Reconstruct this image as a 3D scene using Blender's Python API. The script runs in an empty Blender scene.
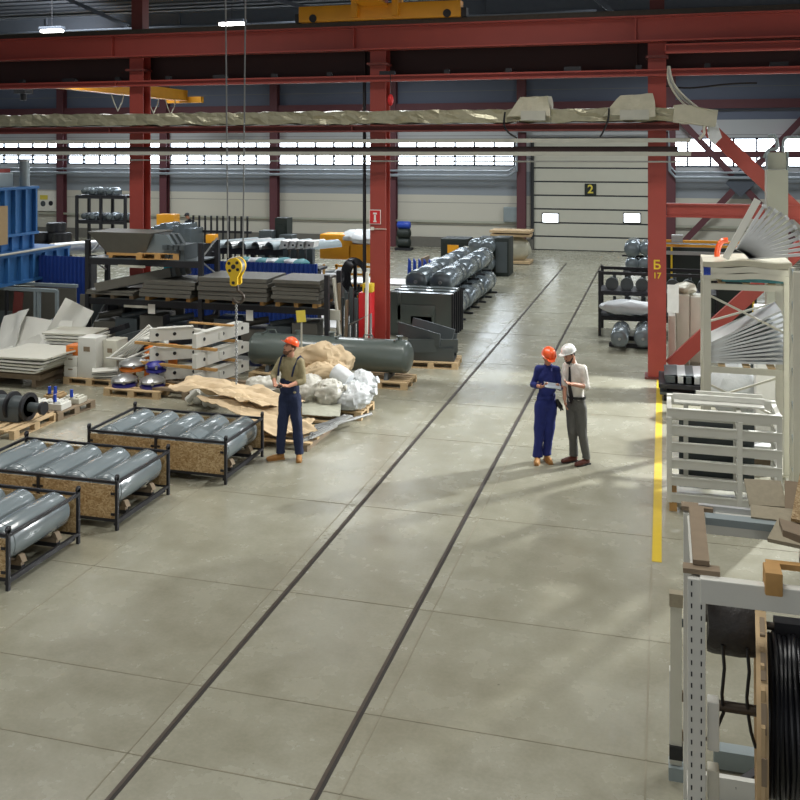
import bpy, bmesh, math, random
from mathutils import Vector, Matrix, Euler, noise
random.seed(7)
SC = bpy.context.scene
COL = SC.collection
PI = math.pi
# ------------------------------------------------------------------ camera geometry
CH, FP, HZ, TH = 4.8, 945.0, 150.0, math.radians(15.55)
cs, sn = math.cos(TH), math.sin(TH)
def F(px, py, h=0.0):
    z = (CH-h)*FP/(py-HZ); u = (px-400)/FP
    return Vector((z*(-sn+u*cs), z*(cs+u*sn), h))
def atY(px, py, Y):
    u = (px-400)/FP; z = Y/(cs+u*sn)
    return Vector((z*(-sn+u*cs), Y, CH-(py-HZ)*z/FP))
def V(*a): return Vector(a)
# ------------------------------------------------------------------ materials
def _mat(name):
    m = bpy.data.materials.new(name); m.use_nodes = True
    nt = m.node_tree; b = nt.nodes['Principled BSDF']
    return m, nt, b
def mat(name, col, rough=.5, metal=0., var=.12, scale=6., bump=0., coat=0., trans=0., bscale=None, alpha=1.):
    m, nt, b = _mat(name); N = nt.nodes; L = nt.links
    tc = N.new('ShaderNodeTexCoord'); nz = N.new('ShaderNodeTexNoise')
    nz.inputs['Scale'].default_value = scale; nz.inputs['Detail'].default_value = 5
    L.new(tc.outputs['Object'], nz.inputs['Vector'])
    mx = N.new('ShaderNodeMix'); mx.data_type = 'RGBA'
    c1 = [max(0, c*(1-var)) for c in col]; c2 = [min(1, c*(1+var)) for c in col]
    mx.inputs['A'].default_value = (*c1, 1); mx.inputs['B'].default_value = (*c2, 1)
    L.new(nz.outputs['Fac'], mx.inputs['Factor']); L.new(mx.outputs['Result'], b.inputs['Base Color'])
    b.inputs['Roughness'].default_value = rough; b.inputs['Metallic'].default_value = metal
    b.inputs['Coat Weight'].default_value = coat
    if trans: b.inputs['Transmission Weight'].default_value = trans
    if bump:
        bp = N.new('ShaderNodeBump'); bp.inputs['Strength'].default_value = bump; bp.inputs['Distance'].default_value = .02
        nb = N.new('ShaderNodeTexNoise'); nb.inputs['Scale'].default_value = bscale or scale*3; nb.inputs['Detail'].default_value = 4
        L.new(tc.outputs['Object'], nb.inputs['Vector']); L.new(nb.outputs['Fac'], bp.inputs['Height']); L.new(bp.outputs['Normal'], b.inputs['Normal'])
    return m
def emit(name, col, s):
    m, nt, b = _mat(name)
    b.inputs['Base Color'].default_value = (*col, 1); b.inputs['Emission Color'].default_value = (*col, 1)
    b.inputs['Emission Strength'].default_value = s
    return m
def hx(s):
    r = [int(s[i:i+2], 16)/255 for i in (0, 2, 4)]
    return tuple(c/12.92 if c <= .04045 else ((c+.055)/1.055)**2.4 for c in r)
def concrete():
    m, nt, b = _mat('polished_concrete'); N = nt.nodes; L = nt.links
    tc = N.new('ShaderNodeTexCoord')
    def noi(scale, det, rough=.6, vec=None):
        n = N.new('ShaderNodeTexNoise'); n.inputs['Scale'].default_value = scale; n.inputs['Detail'].default_value = det
        n.inputs['Roughness'].default_value = rough; L.new(vec or tc.outputs['Object'], n.inputs['Vector']); return n
    def ramp(src, stops):
        r = N.new('ShaderNodeValToRGB'); e = r.color_ramp.elements
        e[0].position, e[0].color = stops[0][0], (*stops[0][1], 1); e[1].position, e[1].color = stops[-1][0], (*stops[-1][1], 1)
        for p, c in stops[1:-1]:
            k = e.new(p); k.color = (*c, 1)
        L.new(src, r.inputs['Fac']); return r
    n1 = noi(.55, 8, .62); n2 = noi(2.2, 6, .6); n3 = noi(28, 4, .6)
    r1 = ramp(n1.outputs['Fac'], [(.25, hx('888573')), (.5, hx('939180')), (.75, hx('9f9e8f'))])
    r2 = ramp(n2.outputs['Fac'], [(.3, (.76, .75, .72)), (.55, (1, 1, 1)), (.8, (1.05, 1.04, 1.02))])
    r3 = ramp(n3.outputs['Fac'], [(.25, (.9, .9, .9)), (.7, (1.04, 1.04, 1.04))])
    a = N.new('ShaderNodeMix'); a.data_type = 'RGBA'; a.blend_type = 'MULTIPLY'; a.inputs['Factor'].default_value = .45
    L.new(r1.outputs['Color'], a.inputs['A']); L.new(r2.outputs['Color'], a.inputs['B'])
    c = N.new('ShaderNodeMix'); c.data_type = 'RGBA'; c.blend_type = 'MULTIPLY'; c.inputs['Factor'].default_value = 1
    L.new(a.outputs['Result'], c.inputs['A']); L.new(r3.outputs['Color'], c.inputs['B'])
    # scattered dark spots
    vo = N.new('ShaderNodeTexVoronoi'); vo.inputs['Scale'].default_value = 1.1; L.new(tc.outputs['Object'], vo.inputs['Vector'])
    r4 = ramp(vo.outputs['Distance'], [(.0, (.35, .33, .3)), (.010, (.45, .42, .38)), (.016, (1, 1, 1))])
    d = N.new('ShaderNodeMix'); d.data_type = 'RGBA'; d.blend_type = 'MULTIPLY'; d.inputs['Factor'].default_value = .8
    L.new(c.outputs['Result'], d.inputs['A']); L.new(r4.outputs['Color'], d.inputs['B'])
    L.new(d.outputs['Result'], b.inputs['Base Color'])
    rr = N.new('ShaderNodeMapRange'); rr.inputs['From Min'].default_value = .3; rr.inputs['From Max'].default_value = .75
    rr.inputs['To Min'].default_value = .2; rr.inputs['To Max'].default_value = .32
    L.new(n2.outputs['Fac'], rr.inputs['Value']); L.new(rr.outputs['Result'], b.inputs['Roughness'])
    bp = N.new('ShaderNodeBump'); bp.inputs['Strength'].default_value = .12; bp.inputs['Distance'].default_value = .01
    L.new(n1.outputs['Fac'], bp.inputs['Height']); L.new(bp.outputs['Normal'], b.inputs['Normal'])
    return m
def osb(name, dark=1., sc=38):
    m, nt, b = _mat(name); N = nt.nodes; L = nt.links
    tc = N.new('ShaderNodeTexCoord'); mp = N.new('ShaderNodeMapping'); mp.inputs['Scale'].default_value = (1, 1, 1.7)
    mp.inputs['Rotation'].default_value = (.3, .5, .6)
    nz = N.new('ShaderNodeTexNoise'); nz.inputs['Scale'].default_value = 9; L.new(tc.outputs['Object'], nz.inputs['Vector'])
    mv = N.new('ShaderNodeMix'); mv.data_type = 'RGBA'; mv.inputs['Factor'].default_value = .12
    L.new(tc.outputs['Object'], mv.inputs['A']); L.new(nz.outputs['Color'], mv.inputs['B']); L.new(mv.outputs['Result'], mp.inputs['Vector'])
    vo = N.new('ShaderNodeTexVoronoi'); vo.inputs['Scale'].default_value = sc; L.new(mp.outputs['Vector'], vo.inputs['Vector'])
    sp = N.new('ShaderNodeSeparateColor'); L.new(vo.outputs['Color'], sp.inputs['Color'])
    r = N.new('ShaderNodeValToRGB'); e = r.color_ramp.elements
    e[0].color = (*[c*dark for c in hx('97784c')], 1); e[1].color = (*[c*dark for c in hx('cdb58c')], 1)
    k = e.new(.5); k.color = (*[c*dark for c in hx('b3966a')], 1)
    L.new(sp.outputs['Red'], r.inputs['Fac']); L.new(r.outputs['Color'], b.inputs['Base Color']); b.inputs['Roughness'].default_value = .75
    return m
def wallmat():
    m, nt, b = _mat('sandwich_panel_wall'); N = nt.nodes; L = nt.links
    tc = N.new('ShaderNodeTexCoord'); sx = N.new('ShaderNodeSeparateXYZ'); L.new(tc.outputs['Object'], sx.inputs['Vector'])
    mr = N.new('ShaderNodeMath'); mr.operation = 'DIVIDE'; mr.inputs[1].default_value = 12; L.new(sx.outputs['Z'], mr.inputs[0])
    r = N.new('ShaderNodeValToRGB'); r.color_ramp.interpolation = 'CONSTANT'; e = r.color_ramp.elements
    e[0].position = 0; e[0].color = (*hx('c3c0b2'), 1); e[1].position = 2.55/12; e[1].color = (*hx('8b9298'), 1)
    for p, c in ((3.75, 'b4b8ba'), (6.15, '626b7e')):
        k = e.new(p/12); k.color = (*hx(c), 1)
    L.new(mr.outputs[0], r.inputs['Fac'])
    # horizontal panel joints
    ml = N.new('ShaderNodeMath'); ml.operation = 'PINGPONG'; ml.inputs[1].default_value = .55; L.new(sx.outputs['Z'], ml.inputs[0])
    lt = N.new('ShaderNodeMath'); lt.operation = 'LESS_THAN'; lt.inputs[1].default_value = .012; L.new(ml.outputs[0], lt.inputs[0])
    mx = N.new('ShaderNodeMix'); mx.data_type = 'RGBA'; L.new(lt.outputs[0], mx.inputs['Factor']); L.new(r.outputs['Color'], mx.inputs['A'])
    mx.inputs['B'].default_value = (.2, .2, .19, 1); L.new(mx.outputs['Result'], b.inputs['Base Color']); b.inputs['Roughness'].default_value = .55
    return m
M = {}
def mk():
    d = dict(
     red=mat('red_oxide_paint', hx('a04339'), .5, 0, .1, 3, .1), redd=mat('dark_red_paint', hx('6a2f2a'), .6, 0, .18, 3, .1),
     maroon=mat('maroon_paint', hx('5b3238'), .6, 0, .1, 3), dmar=mat('dark_maroon_steel', hx('352322'), .7, 0, .15, 3),
     black=mat('black_steel', hx('26262a'), .5, .2, .15, 8), blackp=mat('black_plastic', hx('17181b'), .4), rubber=mat('black_cable_rubber', hx('16171c'), .32, 0, .1, 20, .1),
     rail=mat('rusty_rail_steel', hx('4a4138'), .45, .4, .3, 12), groove=mat('rail_groove', hx('2e2a26'), .8), joint=mat('floor_joint', hx('837e6c'), .8), grout=mat('rail_side_grout', hx('97937f'), .55, 0, .15, 2),
     yline=mat('yellow_floor_paint', hx('c4a92c'), .5, 0, .12, 9), yel=mat('crane_yellow', hx('e09a1c'), .45, 0, .08, 4), hooky=mat('hook_block_yellow', hx('e8c01e'), .45, 0, .1, 12),
     grey=mat('blue_grey_enamel', hx('737d80'), .24, 0, .07, 5, .04, coat=.5), tank=mat('tank_grey_enamel', hx('59635f'), .32, 0, .08, 4, coat=.4),
     dgrey=mat('dark_grey_enamel', hx('4a5153'), .4, 0, .12, 4), sheet=mat('grey_steel_sheet', hx('5e5c54'), .55, .1, .14, 5), chrome=mat('glossy_dark_cylinder', hx('737c80'), .22, .5, .08, 5),
     steel=mat('bare_steel', hx('a5a6a4'), .35, .7, .12, 9), alu=mat('galvanised_profile', hx('c6c8c8'), .38, .45, .12, 9, .1), white=mat('white_paint', hx('d3d3cb'), .5, 0, .06, 5), beige=mat('beige_rack_paint', hx('c3c1b2'), .5, 0, .08, 6),
     foil=mat('wrapped_foil', hx('9a967e'), .3, .35, .25, 7, .5, bscale=14), foilw=mat('pale_wrapping_film', hx('b4b09c'), .4, .1, .15, 7, .5, bscale=12), strip=mat('pale_conductor_strip', hx('a9a99e'), .5),
     wood=mat('pallet_wood', hx('bfa57e'), .75, 0, .22, 9), woodd=mat('weathered_wood', hx('857560'), .8, 0, .2, 9), woody=mat('yellow_pine', hx('b98f55'), .7, 0, .2, 12), kraft=mat('kraft_paper', hx('c0aa88'), .7, 0, .08, 4, .25),
     plas=mat('white_plastic_film', hx('bdbbb0'), .35, 0, .08, 9, .45, bscale=16), plasw=mat('milky_stretch_film', hx('c8cccd'), .3, 0, .08, 9, .5, bscale=10),
     blue=mat('blue_container_paint', hx('33699f'), .5, 0, .12, 3), fence=mat('blue_fence_paint', hx('22408c'), .45, 0, .08, 4), blues=mat('blue_bar_paint', hx('1f43a8'), .4),
     navy=mat('navy_cloth', hx('1e2948'), .85, 0, .12, 12, .3), royal=mat('royal_blue_cloth', hx('1f2b70'), .85, 0, .12, 12, .3), khaki=mat('khaki_cloth', hx('948a68'), .85, 0, .1, 12, .3), shirt=mat('white_shirt_cloth', hx('dcd8cf'), .8, 0, .05, 12, .25),
     trous=mat('grey_trouser_cloth', hx('5b5b57'), .85, 0, .12, 14, .3), skin=mat('skin', hx('c08a70'), .55, 0, .06, 12), hair=mat('dark_hair', hx('2c2019'), .7), hairl=mat('brown_hair', hx('6b4a34'), .7), tan=mat('tan_leather', hx('a5763e'), .6), brown=mat('brown_leather', hx('5d2d22'), .4),
     hato=mat('orange_helmet', hx('ee5a24'), .3, 0, .04, 5, coat=.4), hatw=mat('white_helmet', hx('e6e6e2'), .3, 0, .03, 5, coat=.4), tie=mat('black_tie', hx('17181e'), .6), screen=mat('tablet_face', hx('8d949c'), .25), eye=mat('dark_eye', hx('22180f'), .4), lip=mat('lips', hx('9a5a50'), .5),
     roof=mat('roof_deck', hx('343a42'), .7, 0, .15, 2), roofs=mat('roof_steel', hx('4b525c'), .6), pipe=mat('grey_pipe', hx('8e979e'), .4), gated=mat('gate_panel', hx('c0bfb0'), .55, 0, .04, 3), seal=mat('gate_joint', hx('2e3133'), .7), bl=mat('sign_black', hx('1d2520'), .6), ylw=mat('sign_yellow', hx('d9c74e'), .6), sred=mat('sign_red', hx('d02a2c'), .5), cred=mat('cabinet_red', hx('cf2228'), .4),
     sw=mat('sign_white', hx('e8e8e4'), .6), cyan=mat('cyan_cover', hx('1fb6c9'), .6), teal=mat('teal_wrap', hx('4d8f95'), .6), green=mat('green_paint', hx('5c8c62'), .6), orange=mat('orange_plastic', hx('dd7a28'), .6), ybox=mat('yellow_plastic', hx('e6c52c'), .5), paper=mat('white_paper', hx('e4e2d6'), .8),
     violet=mat('violet_blue_paint', hx('2b2d86'), .4), concw=mat('concrete_plinth', hx('6c6a62'), .8), card=mat('cardboard', hx('a48a63'), .8), board=mat('chipboard_offcut', hx('928974'), .8, 0, .2, 30), film=mat('black_wrapping_film', hx('2b2725'), .55, 0, .3, 9, .4), galv=mat('galvanised_post', hx('8f9a9c'), .5, .3), duct=mat('pale_green_grey_duct', hx('a9aa9a'), .55, 0, .08, 2))
    M.update(d); M['floor'] = concrete(); M['osb'] = osb('osb_board'); M['osbg'] = osb('weathered_osb', .68, 75); M['wall'] = wallmat()
    M['win'] = emit('daylight_glass', (.82, .91, 1), 11.0); M['lamp'] = emit('lamp_glow', (1, .98, .95), 14.); M['port'] = emit('gate_porthole_glow', (.9, .96, 1), 5.)
mk()
# ------------------------------------------------------------------ mesh builder
class MB:
    def __init__(s): s.b = bmesh.new()
    def _x(s, verts, mtx):
        for v in verts: v.co = mtx @ v.co
    def box(s, c, size, rx=0, ry=0, rz=0, bev=0):
        m = Matrix.Translation(c) @ Euler((rx, ry, rz)).to_matrix().to_4x4() @ Matrix.Diagonal((*size, 1))
        g = bmesh.ops.create_cube(s.b, size=1, matrix=m)
        if bev:
            ed = list({e for v in g['verts'] for e in v.link_edges})
            bmesh.ops.bevel(s.b, geom=ed, offset=bev, segments=2, affect='EDGES', profile=.6)
        return s
    def bar(s, p0, p1, w, h=None, roll=0):
        p0 = Vector(p0); p1 = Vector(p1); d = p1-p0; h = h or w
        q = d.to_track_quat('Z', 'Y').to_matrix().to_4x4()
        m = Matrix.Translation((p0+p1)/2) @ q @ Matrix.Rotation(roll, 4, 'Z') @ Matrix.Diagonal((w, h, d.length, 1))
        bmesh.ops.create_cube(s.b, size=1, matrix=m); return s
    def cyl(s, p0, p1, r, r2=None, n=16):
        p0 = Vector(p0); p1 = Vector(p1); d = p1-p0
        m = Matrix.Translation((p0+p1)/2) @ d.to_track_quat('Z', 'Y').to_matrix().to_4x4()
        bmesh.ops.create_cone(s.b, cap_ends=True, segments=n, radius1=r, radius2=r if r2 is None else r2, depth=d.length, matrix=m); return s
    def lathe(s, prof, mtx=Matrix(), n=20):
        rings = []
        for r, z in prof:
            if r < 1e-6: rings.append([s.b.verts.new(mtx @ Vector((0, 0, z)))])
            else: rings.append([s.b.verts.new(mtx @ Vector((r*math.cos(2*PI*i/n), r*math.sin(2*PI*i/n), z))) for i in range(n)])
        for a, c in zip(rings, rings[1:]):
            for i in range(n):
                j = (i+1) % n
                if len(a) == 1 and len(c) == 1: continue
                if len(a) == 1: s.b.faces.new((a[0], c[i], c[j]))
                elif len(c) == 1: s.b.faces.new((a[i], a[j], c[0]))
                else: s.b.faces.new((a[i], a[j], c[j], c[i]))
        return s
    def ax(s, prof, p0, p1, n=20):
        p0 = Vector(p0); d = Vector(p1)-p0
        return s.lathe(prof, Matrix.Translation(p0) @ d.to_track_quat('Z', 'Y').to_matrix().to_4x4(), n)
    def tankp(s, p0, p1, r, dome=.45, n=24):
        L = (Vector(p1)-Vector(p0)).length; dm = r*dome; pr = []
        for i in range(6): a = PI/2*i/5; pr.append((r*math.sin(a), dm*(1-math.cos(a))))
        for i in range(6): a = PI/2*(5-i)/5; pr.append((r*math.sin(a), L-dm*(1-math.cos(a))))
        return s.ax(pr, p0, p1, n)
    def cap(s, p0, p1, r0, r1, n=14):
        p0 = Vector(p0); p1 = Vector(p1); L = max((p1-p0).length, 1e-4); pr = []
        for i in range(5): a = PI/2*i/4; pr.append((r0*math.sin(a), -r0*math.cos(a)))
        for i in range(5): a = PI/2*(4-i)/4; pr.append((r1*math.sin(a), L+r1*math.cos(a)))
        return s.ax(pr, p0, p1, n)
    def ell(s, c, r, rx=0, ry=0, rz=0, n=16):
        m = Matrix.Translation(c) @ Euler((rx, ry, rz)).to_matrix().to_4x4() @ Matrix.Diagonal((*r, 1))
        bmesh.ops.create_uvsphere(s.b, u_segments=n, v_segments=max(6, n*2//3), radius=1, matrix=m); return s
    def tube(s, pts, r, n=8, closed=False):
        pts = [Vector(p) for p in pts]; rings = []; N = len(pts); up = None
        for i, p in enumerate(pts):
            a = pts[(i-1) % N] if (closed or i) else p; c = pts[(i+1) % N] if (closed or i < N-1) else p
            t = (c-a).normalized()
            if up is None:
                up = t.orthogonal().normalized()
            up = (up - t*up.dot(t)).normalized(); sd = t.cross(up)
            rings.append([s.b.verts.new(p + (up*math.cos(2*PI*k/n)+sd*math.sin(2*PI*k/n))*r) for k in range(n)])
        for i in range(N if closed else N-1):
            a = rings[i]; c = rings[(i+1) % N]
            for k in range(n): s.b.faces.new((a[k], a[(k+1) % n], c[(k+1) % n], c[k]))
        if not closed: s.b.faces.new(rings[0][::-1]); s.b.faces.new(rings[-1])
        return s
    def prism(s, prof, p0, p1, up=(0, 0, 1)):
        """extrude a 2D outline (x,y) from p0 to p1; y along up"""
        p0 = Vector(p0); p1 = Vector(p1); t = (p1-p0).normalized(); up = Vector(up); up = (up-t*up.dot(t)).normalized(); sd = up.cross(t)
        A = [s.b.verts.new(p0+sd*x+up*y) for x, y in prof]; B = [s.b.verts.new(p1+sd*x+up*y) for x, y in prof]; n = len(prof)
        s.b.faces.new(A[::-1]); s.b.faces.new(B)
        for i in range(n): s.b.faces.new((A[i], A[(i+1) % n], B[(i+1) % n], B[i]))
        return s
    def sheet(s, fn, nu, nv, th=.01):
        P = [[Vector(fn(i/nu, j/nv)) for j in range(nv+1)] for i in range(nu+1)]
        def nrm(i, j):
            a = P[min(i+1, nu)][j]-P[max(i-1, 0)][j]; c = P[i][min(j+1, nv)]-P[i][max(j-1, 0)]
            n = a.cross(c); return n.normalized() if n.length > 1e-9 else Vector((0, 0, 1))
        T = [[s.b.verts.new(P[i][j]+nrm(i, j)*th/2) for j in range(nv+1)] for i in range(nu+1)]
        B = [[s.b.verts.new(P[i][j]-nrm(i, j)*th/2) for j in range(nv+1)] for i in range(nu+1)]
        for i in range(nu):
            for j in range(nv):
                s.b.faces.new((T[i][j], T[i+1][j], T[i+1][j+1], T[i][j+1])); s.b.faces.new((B[i][j], B[i][j+1], B[i+1][j+1], B[i+1][j]))
        for i in range(nu):
            s.b.faces.new((T[i][0], B[i][0], B[i+1][0], T[i+1][0])); s.b.faces.new((T[i][nv], T[i+1][nv], B[i+1][nv], B[i][nv]))
        for j in range(nv):
            s.b.faces.new((T[0][j], T[0][j+1], B[0][j+1], B[0][j])); s.b.faces.new((T[nu][j], B[nu][j], B[nu][j+1], T[nu][j+1]))
        return s
    def subd(s, cuts=2):
        bmesh.ops.subdivide_edges(s.b, edges=s.b.edges[:], cuts=cuts, use_grid_fill=True); return s
    def rough(s, amp, sc=4., seed=0.):
        s.b.normal_update()
        for v in s.b.verts:
            n = noise.noise_vector(v.co*sc+Vector((seed, seed*1.7, seed*.3)))
            v.co += n*amp
        return s
    def crumple(s, amp, sc=4., seed=0.):
        s.b.normal_update(); nv = [v.normal.copy() for v in s.b.verts]
        for v, n in zip(s.b.verts, nv):
            q = v.co*sc+Vector((seed, seed*1.3, -seed)); r = 1-2*abs(noise.noise(q))*1.6; r2 = 1-2*abs(noise.noise(q*2.3))*1.6
            v.co += n*(r*.65+r2*.35-.4)*amp
        return s
    def build(s, name, m, parent=None, smooth=True, ang=35, loc=None, rz=0):
        bmesh.ops.recalc_face_normals(s.b, faces=s.b.faces[:])
        me = bpy.data.meshes.new(name); s.b.to_mesh(me); s.b.free()
        me.materials.append(M[m] if isinstance(m, str) else m)
        if smooth:
            me.polygons.foreach_set('use_smooth', [True]*len(me.polygons)); me.set_sharp_from_angle(angle=math.radians(ang))
        o = bpy.data.objects.new(name, me); COL.objects.link(o)
        if parent: o.parent = parent
        if loc is not None: o.location = loc
        if rz: o.rotation_euler.z = rz
        return o
def tag(o, label=None, cat=None, group=None, kind=None):
    if label: o['label'] = label
    if cat: o['category'] = cat
    if group: o['group'] = group
    if kind: o['kind'] = kind
    return o
def T(name, label, cat, loc=(0, 0, 0), rz=0, group=None):
    o = bpy.data.objects.new(name, None); COL.objects.link(o); o.empty_display_size = .2
    o.location = loc; o.rotation_euler = (0, 0, rz); return tag(o, label, cat, group)
def dup(o, loc=None, rz=None, label=None, group=None, parent=None):
    c = o.copy(); COL.objects.link(c)
    if parent: c.parent = parent
    if loc is not None: c.location = loc
    if rz is not None: c.rotation_euler.z = rz
    if label: c['label'] = label
    if group: c['group'] = group
    for ch in [x for x in o.children]: dup(ch, parent=c)
    return c
def one(name, mb, m, label, cat, group=None, loc=None, rz=0, **k):
    return tag(mb.build(name, m, None, loc=loc, rz=rz, **k), label, cat, group)
def struct(name, mb, m, parent=None, **k):
    o = mb.build(name, m, parent, **k)
    if not parent: o['kind'] = 'structure'
    return o
def text_mesh(name, txt, size, m, mtx, parent, depth=.004):
    cu = bpy.data.curves.new(name, 'FONT'); cu.body = txt; cu.size = size; cu.extrude = depth; cu.align_x = 'CENTER'; cu.align_y = 'CENTER'; cu.offset = size*.02
    t = bpy.data.objects.new(name+'_src', cu); COL.objects.link(t); bpy.context.view_layer.update()
    me = bpy.data.meshes.new_from_object(t.evaluated_get(bpy.context.evaluated_depsgraph_get())); bpy.data.objects.remove(t)
    me.materials.clear(); me.materials.append(M[m]); me.transform(mtx)
    o = bpy.data.objects.new(name, me); COL.objects.link(o); o.parent = parent; return o
FACE = Matrix.Rotation(PI/2, 4, 'X')     # lettering facing -Y
LN, LF, LS, LE, EXPO = .52, 1.5, .6, .36, 0.0
LP_ = 2.4
# ================================================================== SHELL
YW = 45.6
struct('floor', MB().box((-13, 20, -.1), (52, 60, .2)), 'floor', smooth=False)
# back wall with a doorway hole: gate 2 spans X -6.05 .. -.75
GX0, GX1, GH = -6.0, -.55, 5.25
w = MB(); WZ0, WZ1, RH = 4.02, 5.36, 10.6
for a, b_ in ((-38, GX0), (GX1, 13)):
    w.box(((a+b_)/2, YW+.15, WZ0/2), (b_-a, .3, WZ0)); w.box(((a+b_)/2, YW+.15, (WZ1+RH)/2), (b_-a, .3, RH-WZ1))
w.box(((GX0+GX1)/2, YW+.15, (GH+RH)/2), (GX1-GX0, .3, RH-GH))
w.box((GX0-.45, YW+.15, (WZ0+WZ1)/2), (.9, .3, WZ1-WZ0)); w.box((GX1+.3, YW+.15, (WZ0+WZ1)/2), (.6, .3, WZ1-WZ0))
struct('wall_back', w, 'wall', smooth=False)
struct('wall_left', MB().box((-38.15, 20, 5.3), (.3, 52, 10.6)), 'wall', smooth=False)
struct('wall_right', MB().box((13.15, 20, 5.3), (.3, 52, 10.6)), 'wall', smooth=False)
r = MB().box((-12.5, 20, RH+.15), (52, 53, .3))
for k in range(60): r.box((-12.5, -5+k*.85, RH-.03), (51.5, .12, .06))
struct('ceiling', r, 'roof', smooth=False)
# windows (one ribbon per wall bay), each frame with its own panes
pill = [-32.05, -25.7, -19.35, -13.0]
bays = [(-37.9, -32.2), (-31.8, -25.9), (-25.5, -19.5), (-19.2, -13.2), (-12.8, GX0-.95), (.1, 6.1), (6.4, 12.6)]
for i, (a, b_) in enumerate(bays):
    fr = MB(); gl = MB(); n = max(2, round((b_-a)/.98))
    for z in (WZ0+.03, 4.48, 4.72, WZ1-.03): fr.box(((a+b_)/2, YW+.02, z), (b_-a, .1, .07 if z != 4.6 else .1))
    for k in range(n+1): fr.box((a+(b_-a)*k/n, YW+.02, (WZ0+WZ1)/2), (.09, .1, WZ1-WZ0))
    wf = struct('window_%d' % (i+1), fr, 'roofs', smooth=False)
    gl.box(((a+b_)/2, YW+.1, (WZ0+WZ1)/2), (b_-a, .02, WZ1-WZ0)); gl.build('window_glass', 'win', wf, smooth=False)
# sectional gate number 2
d = MB(); j = MB(); np_ = 8; ph = GH/np_
for k in range(np_): d.box(((GX0+GX1)/2, YW+.05, ph*(k+.5)+.0), (GX1-GX0, .08, ph-.07), bev=.012)
gate = struct('door_1', d, 'gated', smooth=False)
for k in range(np_+1): j.box(((GX0+GX1)/2, YW+.05, ph*k+.01), (GX1-GX0, .06, .09))
j.build('panel_joint', 'seal', gate, smooth=False)
fr = MB()
for x in (GX0-.06, GX1+.06): fr.box((x, YW-.02, GH/2), (.14, .14, GH))
fr.box(((GX0+GX1)/2, YW-.02, GH+.06), (GX1-GX0+.26, .14, .12)); fr.build('gate_frame', 'seal', gate, smooth=False)
for px in (550.5, 632):
    c = atY(px, 218, YW)
    f = MB().box((c.x, YW-.01, c.z), (.82, .05, .5), bev=.02).build('porthole_frame', 'seal', gate)
    MB().box((c.x, YW-.03, c.z), (.72, .05, .4), bev=.02).build('pane', 'port', f)
c = atY(590.5, 189.5, YW)
sg = MB().box((c.x, YW-.03, c.z), (.54, .02, .56)).build('gate_number_plate', 'bl', gate, smooth=False)
text_mesh('gate_number', '2', .56, 'ylw', Matrix.Translation((c.x, YW-.045, c.z)) @ FACE, sg)
# wall trims
t = MB().box((-22, YW-.06, .25), (32, .12, .5)); t.box((6.5, YW-.06, .25), (13, .12, .5)); struct('baseboard_back', t, 'concw', smooth=False)
t = MB()
for a, b_ in ((-38, -6.4), (.2, 13)):
    t.box(((a+b_)/2, YW-.12, 1.28), (b_-a, .05, .1))
struct('trim_1', t, 'duct', smooth=False)
t = MB().box((-12.5, YW-.18, 6.9), (51, .3, .4)); struct('trim_2', t, 'maroon', smooth=False)
t = MB()
t.box((6.6, YW-.28, 4.62), (12.4, .2, .24)); struct('trim_3', t, 'maroon', smooth=False)
# heating pipes along the back wall
for nm, y, h, rr, lab in (('heating_pipe', .58, 3.78, .05, 'upper pale heating pipe along the back wall'), ('heating_pipe', .58, 3.55, .07, 'lower thicker heating pipe along the back wall')):
    m = MB(); pts = [(-37.5, YW-y, h), (GX0-1.15, YW-y, h), (GX0-.75, YW-y, h+.25), (GX0-.7, YW-y, 5.7+(h-3.5)*.3), (GX1+.8, YW-y, 5.7+(h-3.5)*.3), (GX1+.85, YW-y, h+.3), (GX1+1.1, YW-y, h), (12.8, YW-y, h)]
    m.tube(pts, rr, 8); one(nm, m, 'pipe', lab, 'pipe', 'heating pipes on the back wall')
# wall pillars
def isec(m, x, y, z0, z1, w=.36, d=.4, t=.03):
    m.box((x, y-d/2+t/2, (z0+z1)/2), (w, t, z1-z0)); m.box((x, y+d/2-t/2, (z0+z1)/2), (w, t, z1-z0)); m.box((x, y, (z0+z1)/2), (.03, d-2*t, z1-z0)); return m
names = ['beside the blue container', 'left of the distant worker in dark clothes', 'above the black boxes', 'behind the central red column', 'at the left side of gate 2', 'at the right side of gate 2']
for x, nm in zip(pill+[-6.55, .35], names):
    m = isec(MB(), x, YW-.25, 0, 10.55, .42, .36)
    one('wall_pillar', m, 'maroon', 'dark maroon steel pillar on the back wall '+nm, 'pillar', 'maroon pillars of the back wall', smooth=False)
# crossed wind braces on back wall right of gate
p = T('wall_brace', 'dark crossed wind bracing high on the back wall right of the gate', 'brace', (3.35, YW-.45, 0))
for a, b_ in (((-2.7, 0, .3), (2.7, 0, 6.3)), ((2.7, .06, .3), (-2.7, .06, 6.3))): MB().prism([(-.14, -.03), (.14, -.03), (.14, .03), (-.14, .03)], a, b_, up=(0, 1, 0)).build('brace_bar', 'maroon', p, smooth=False)
MB().box((0, -.03, 3.3), (.9, .04, .9), ry=PI/4).build('gusset_plate', 'roofs', p, smooth=False)
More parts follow.
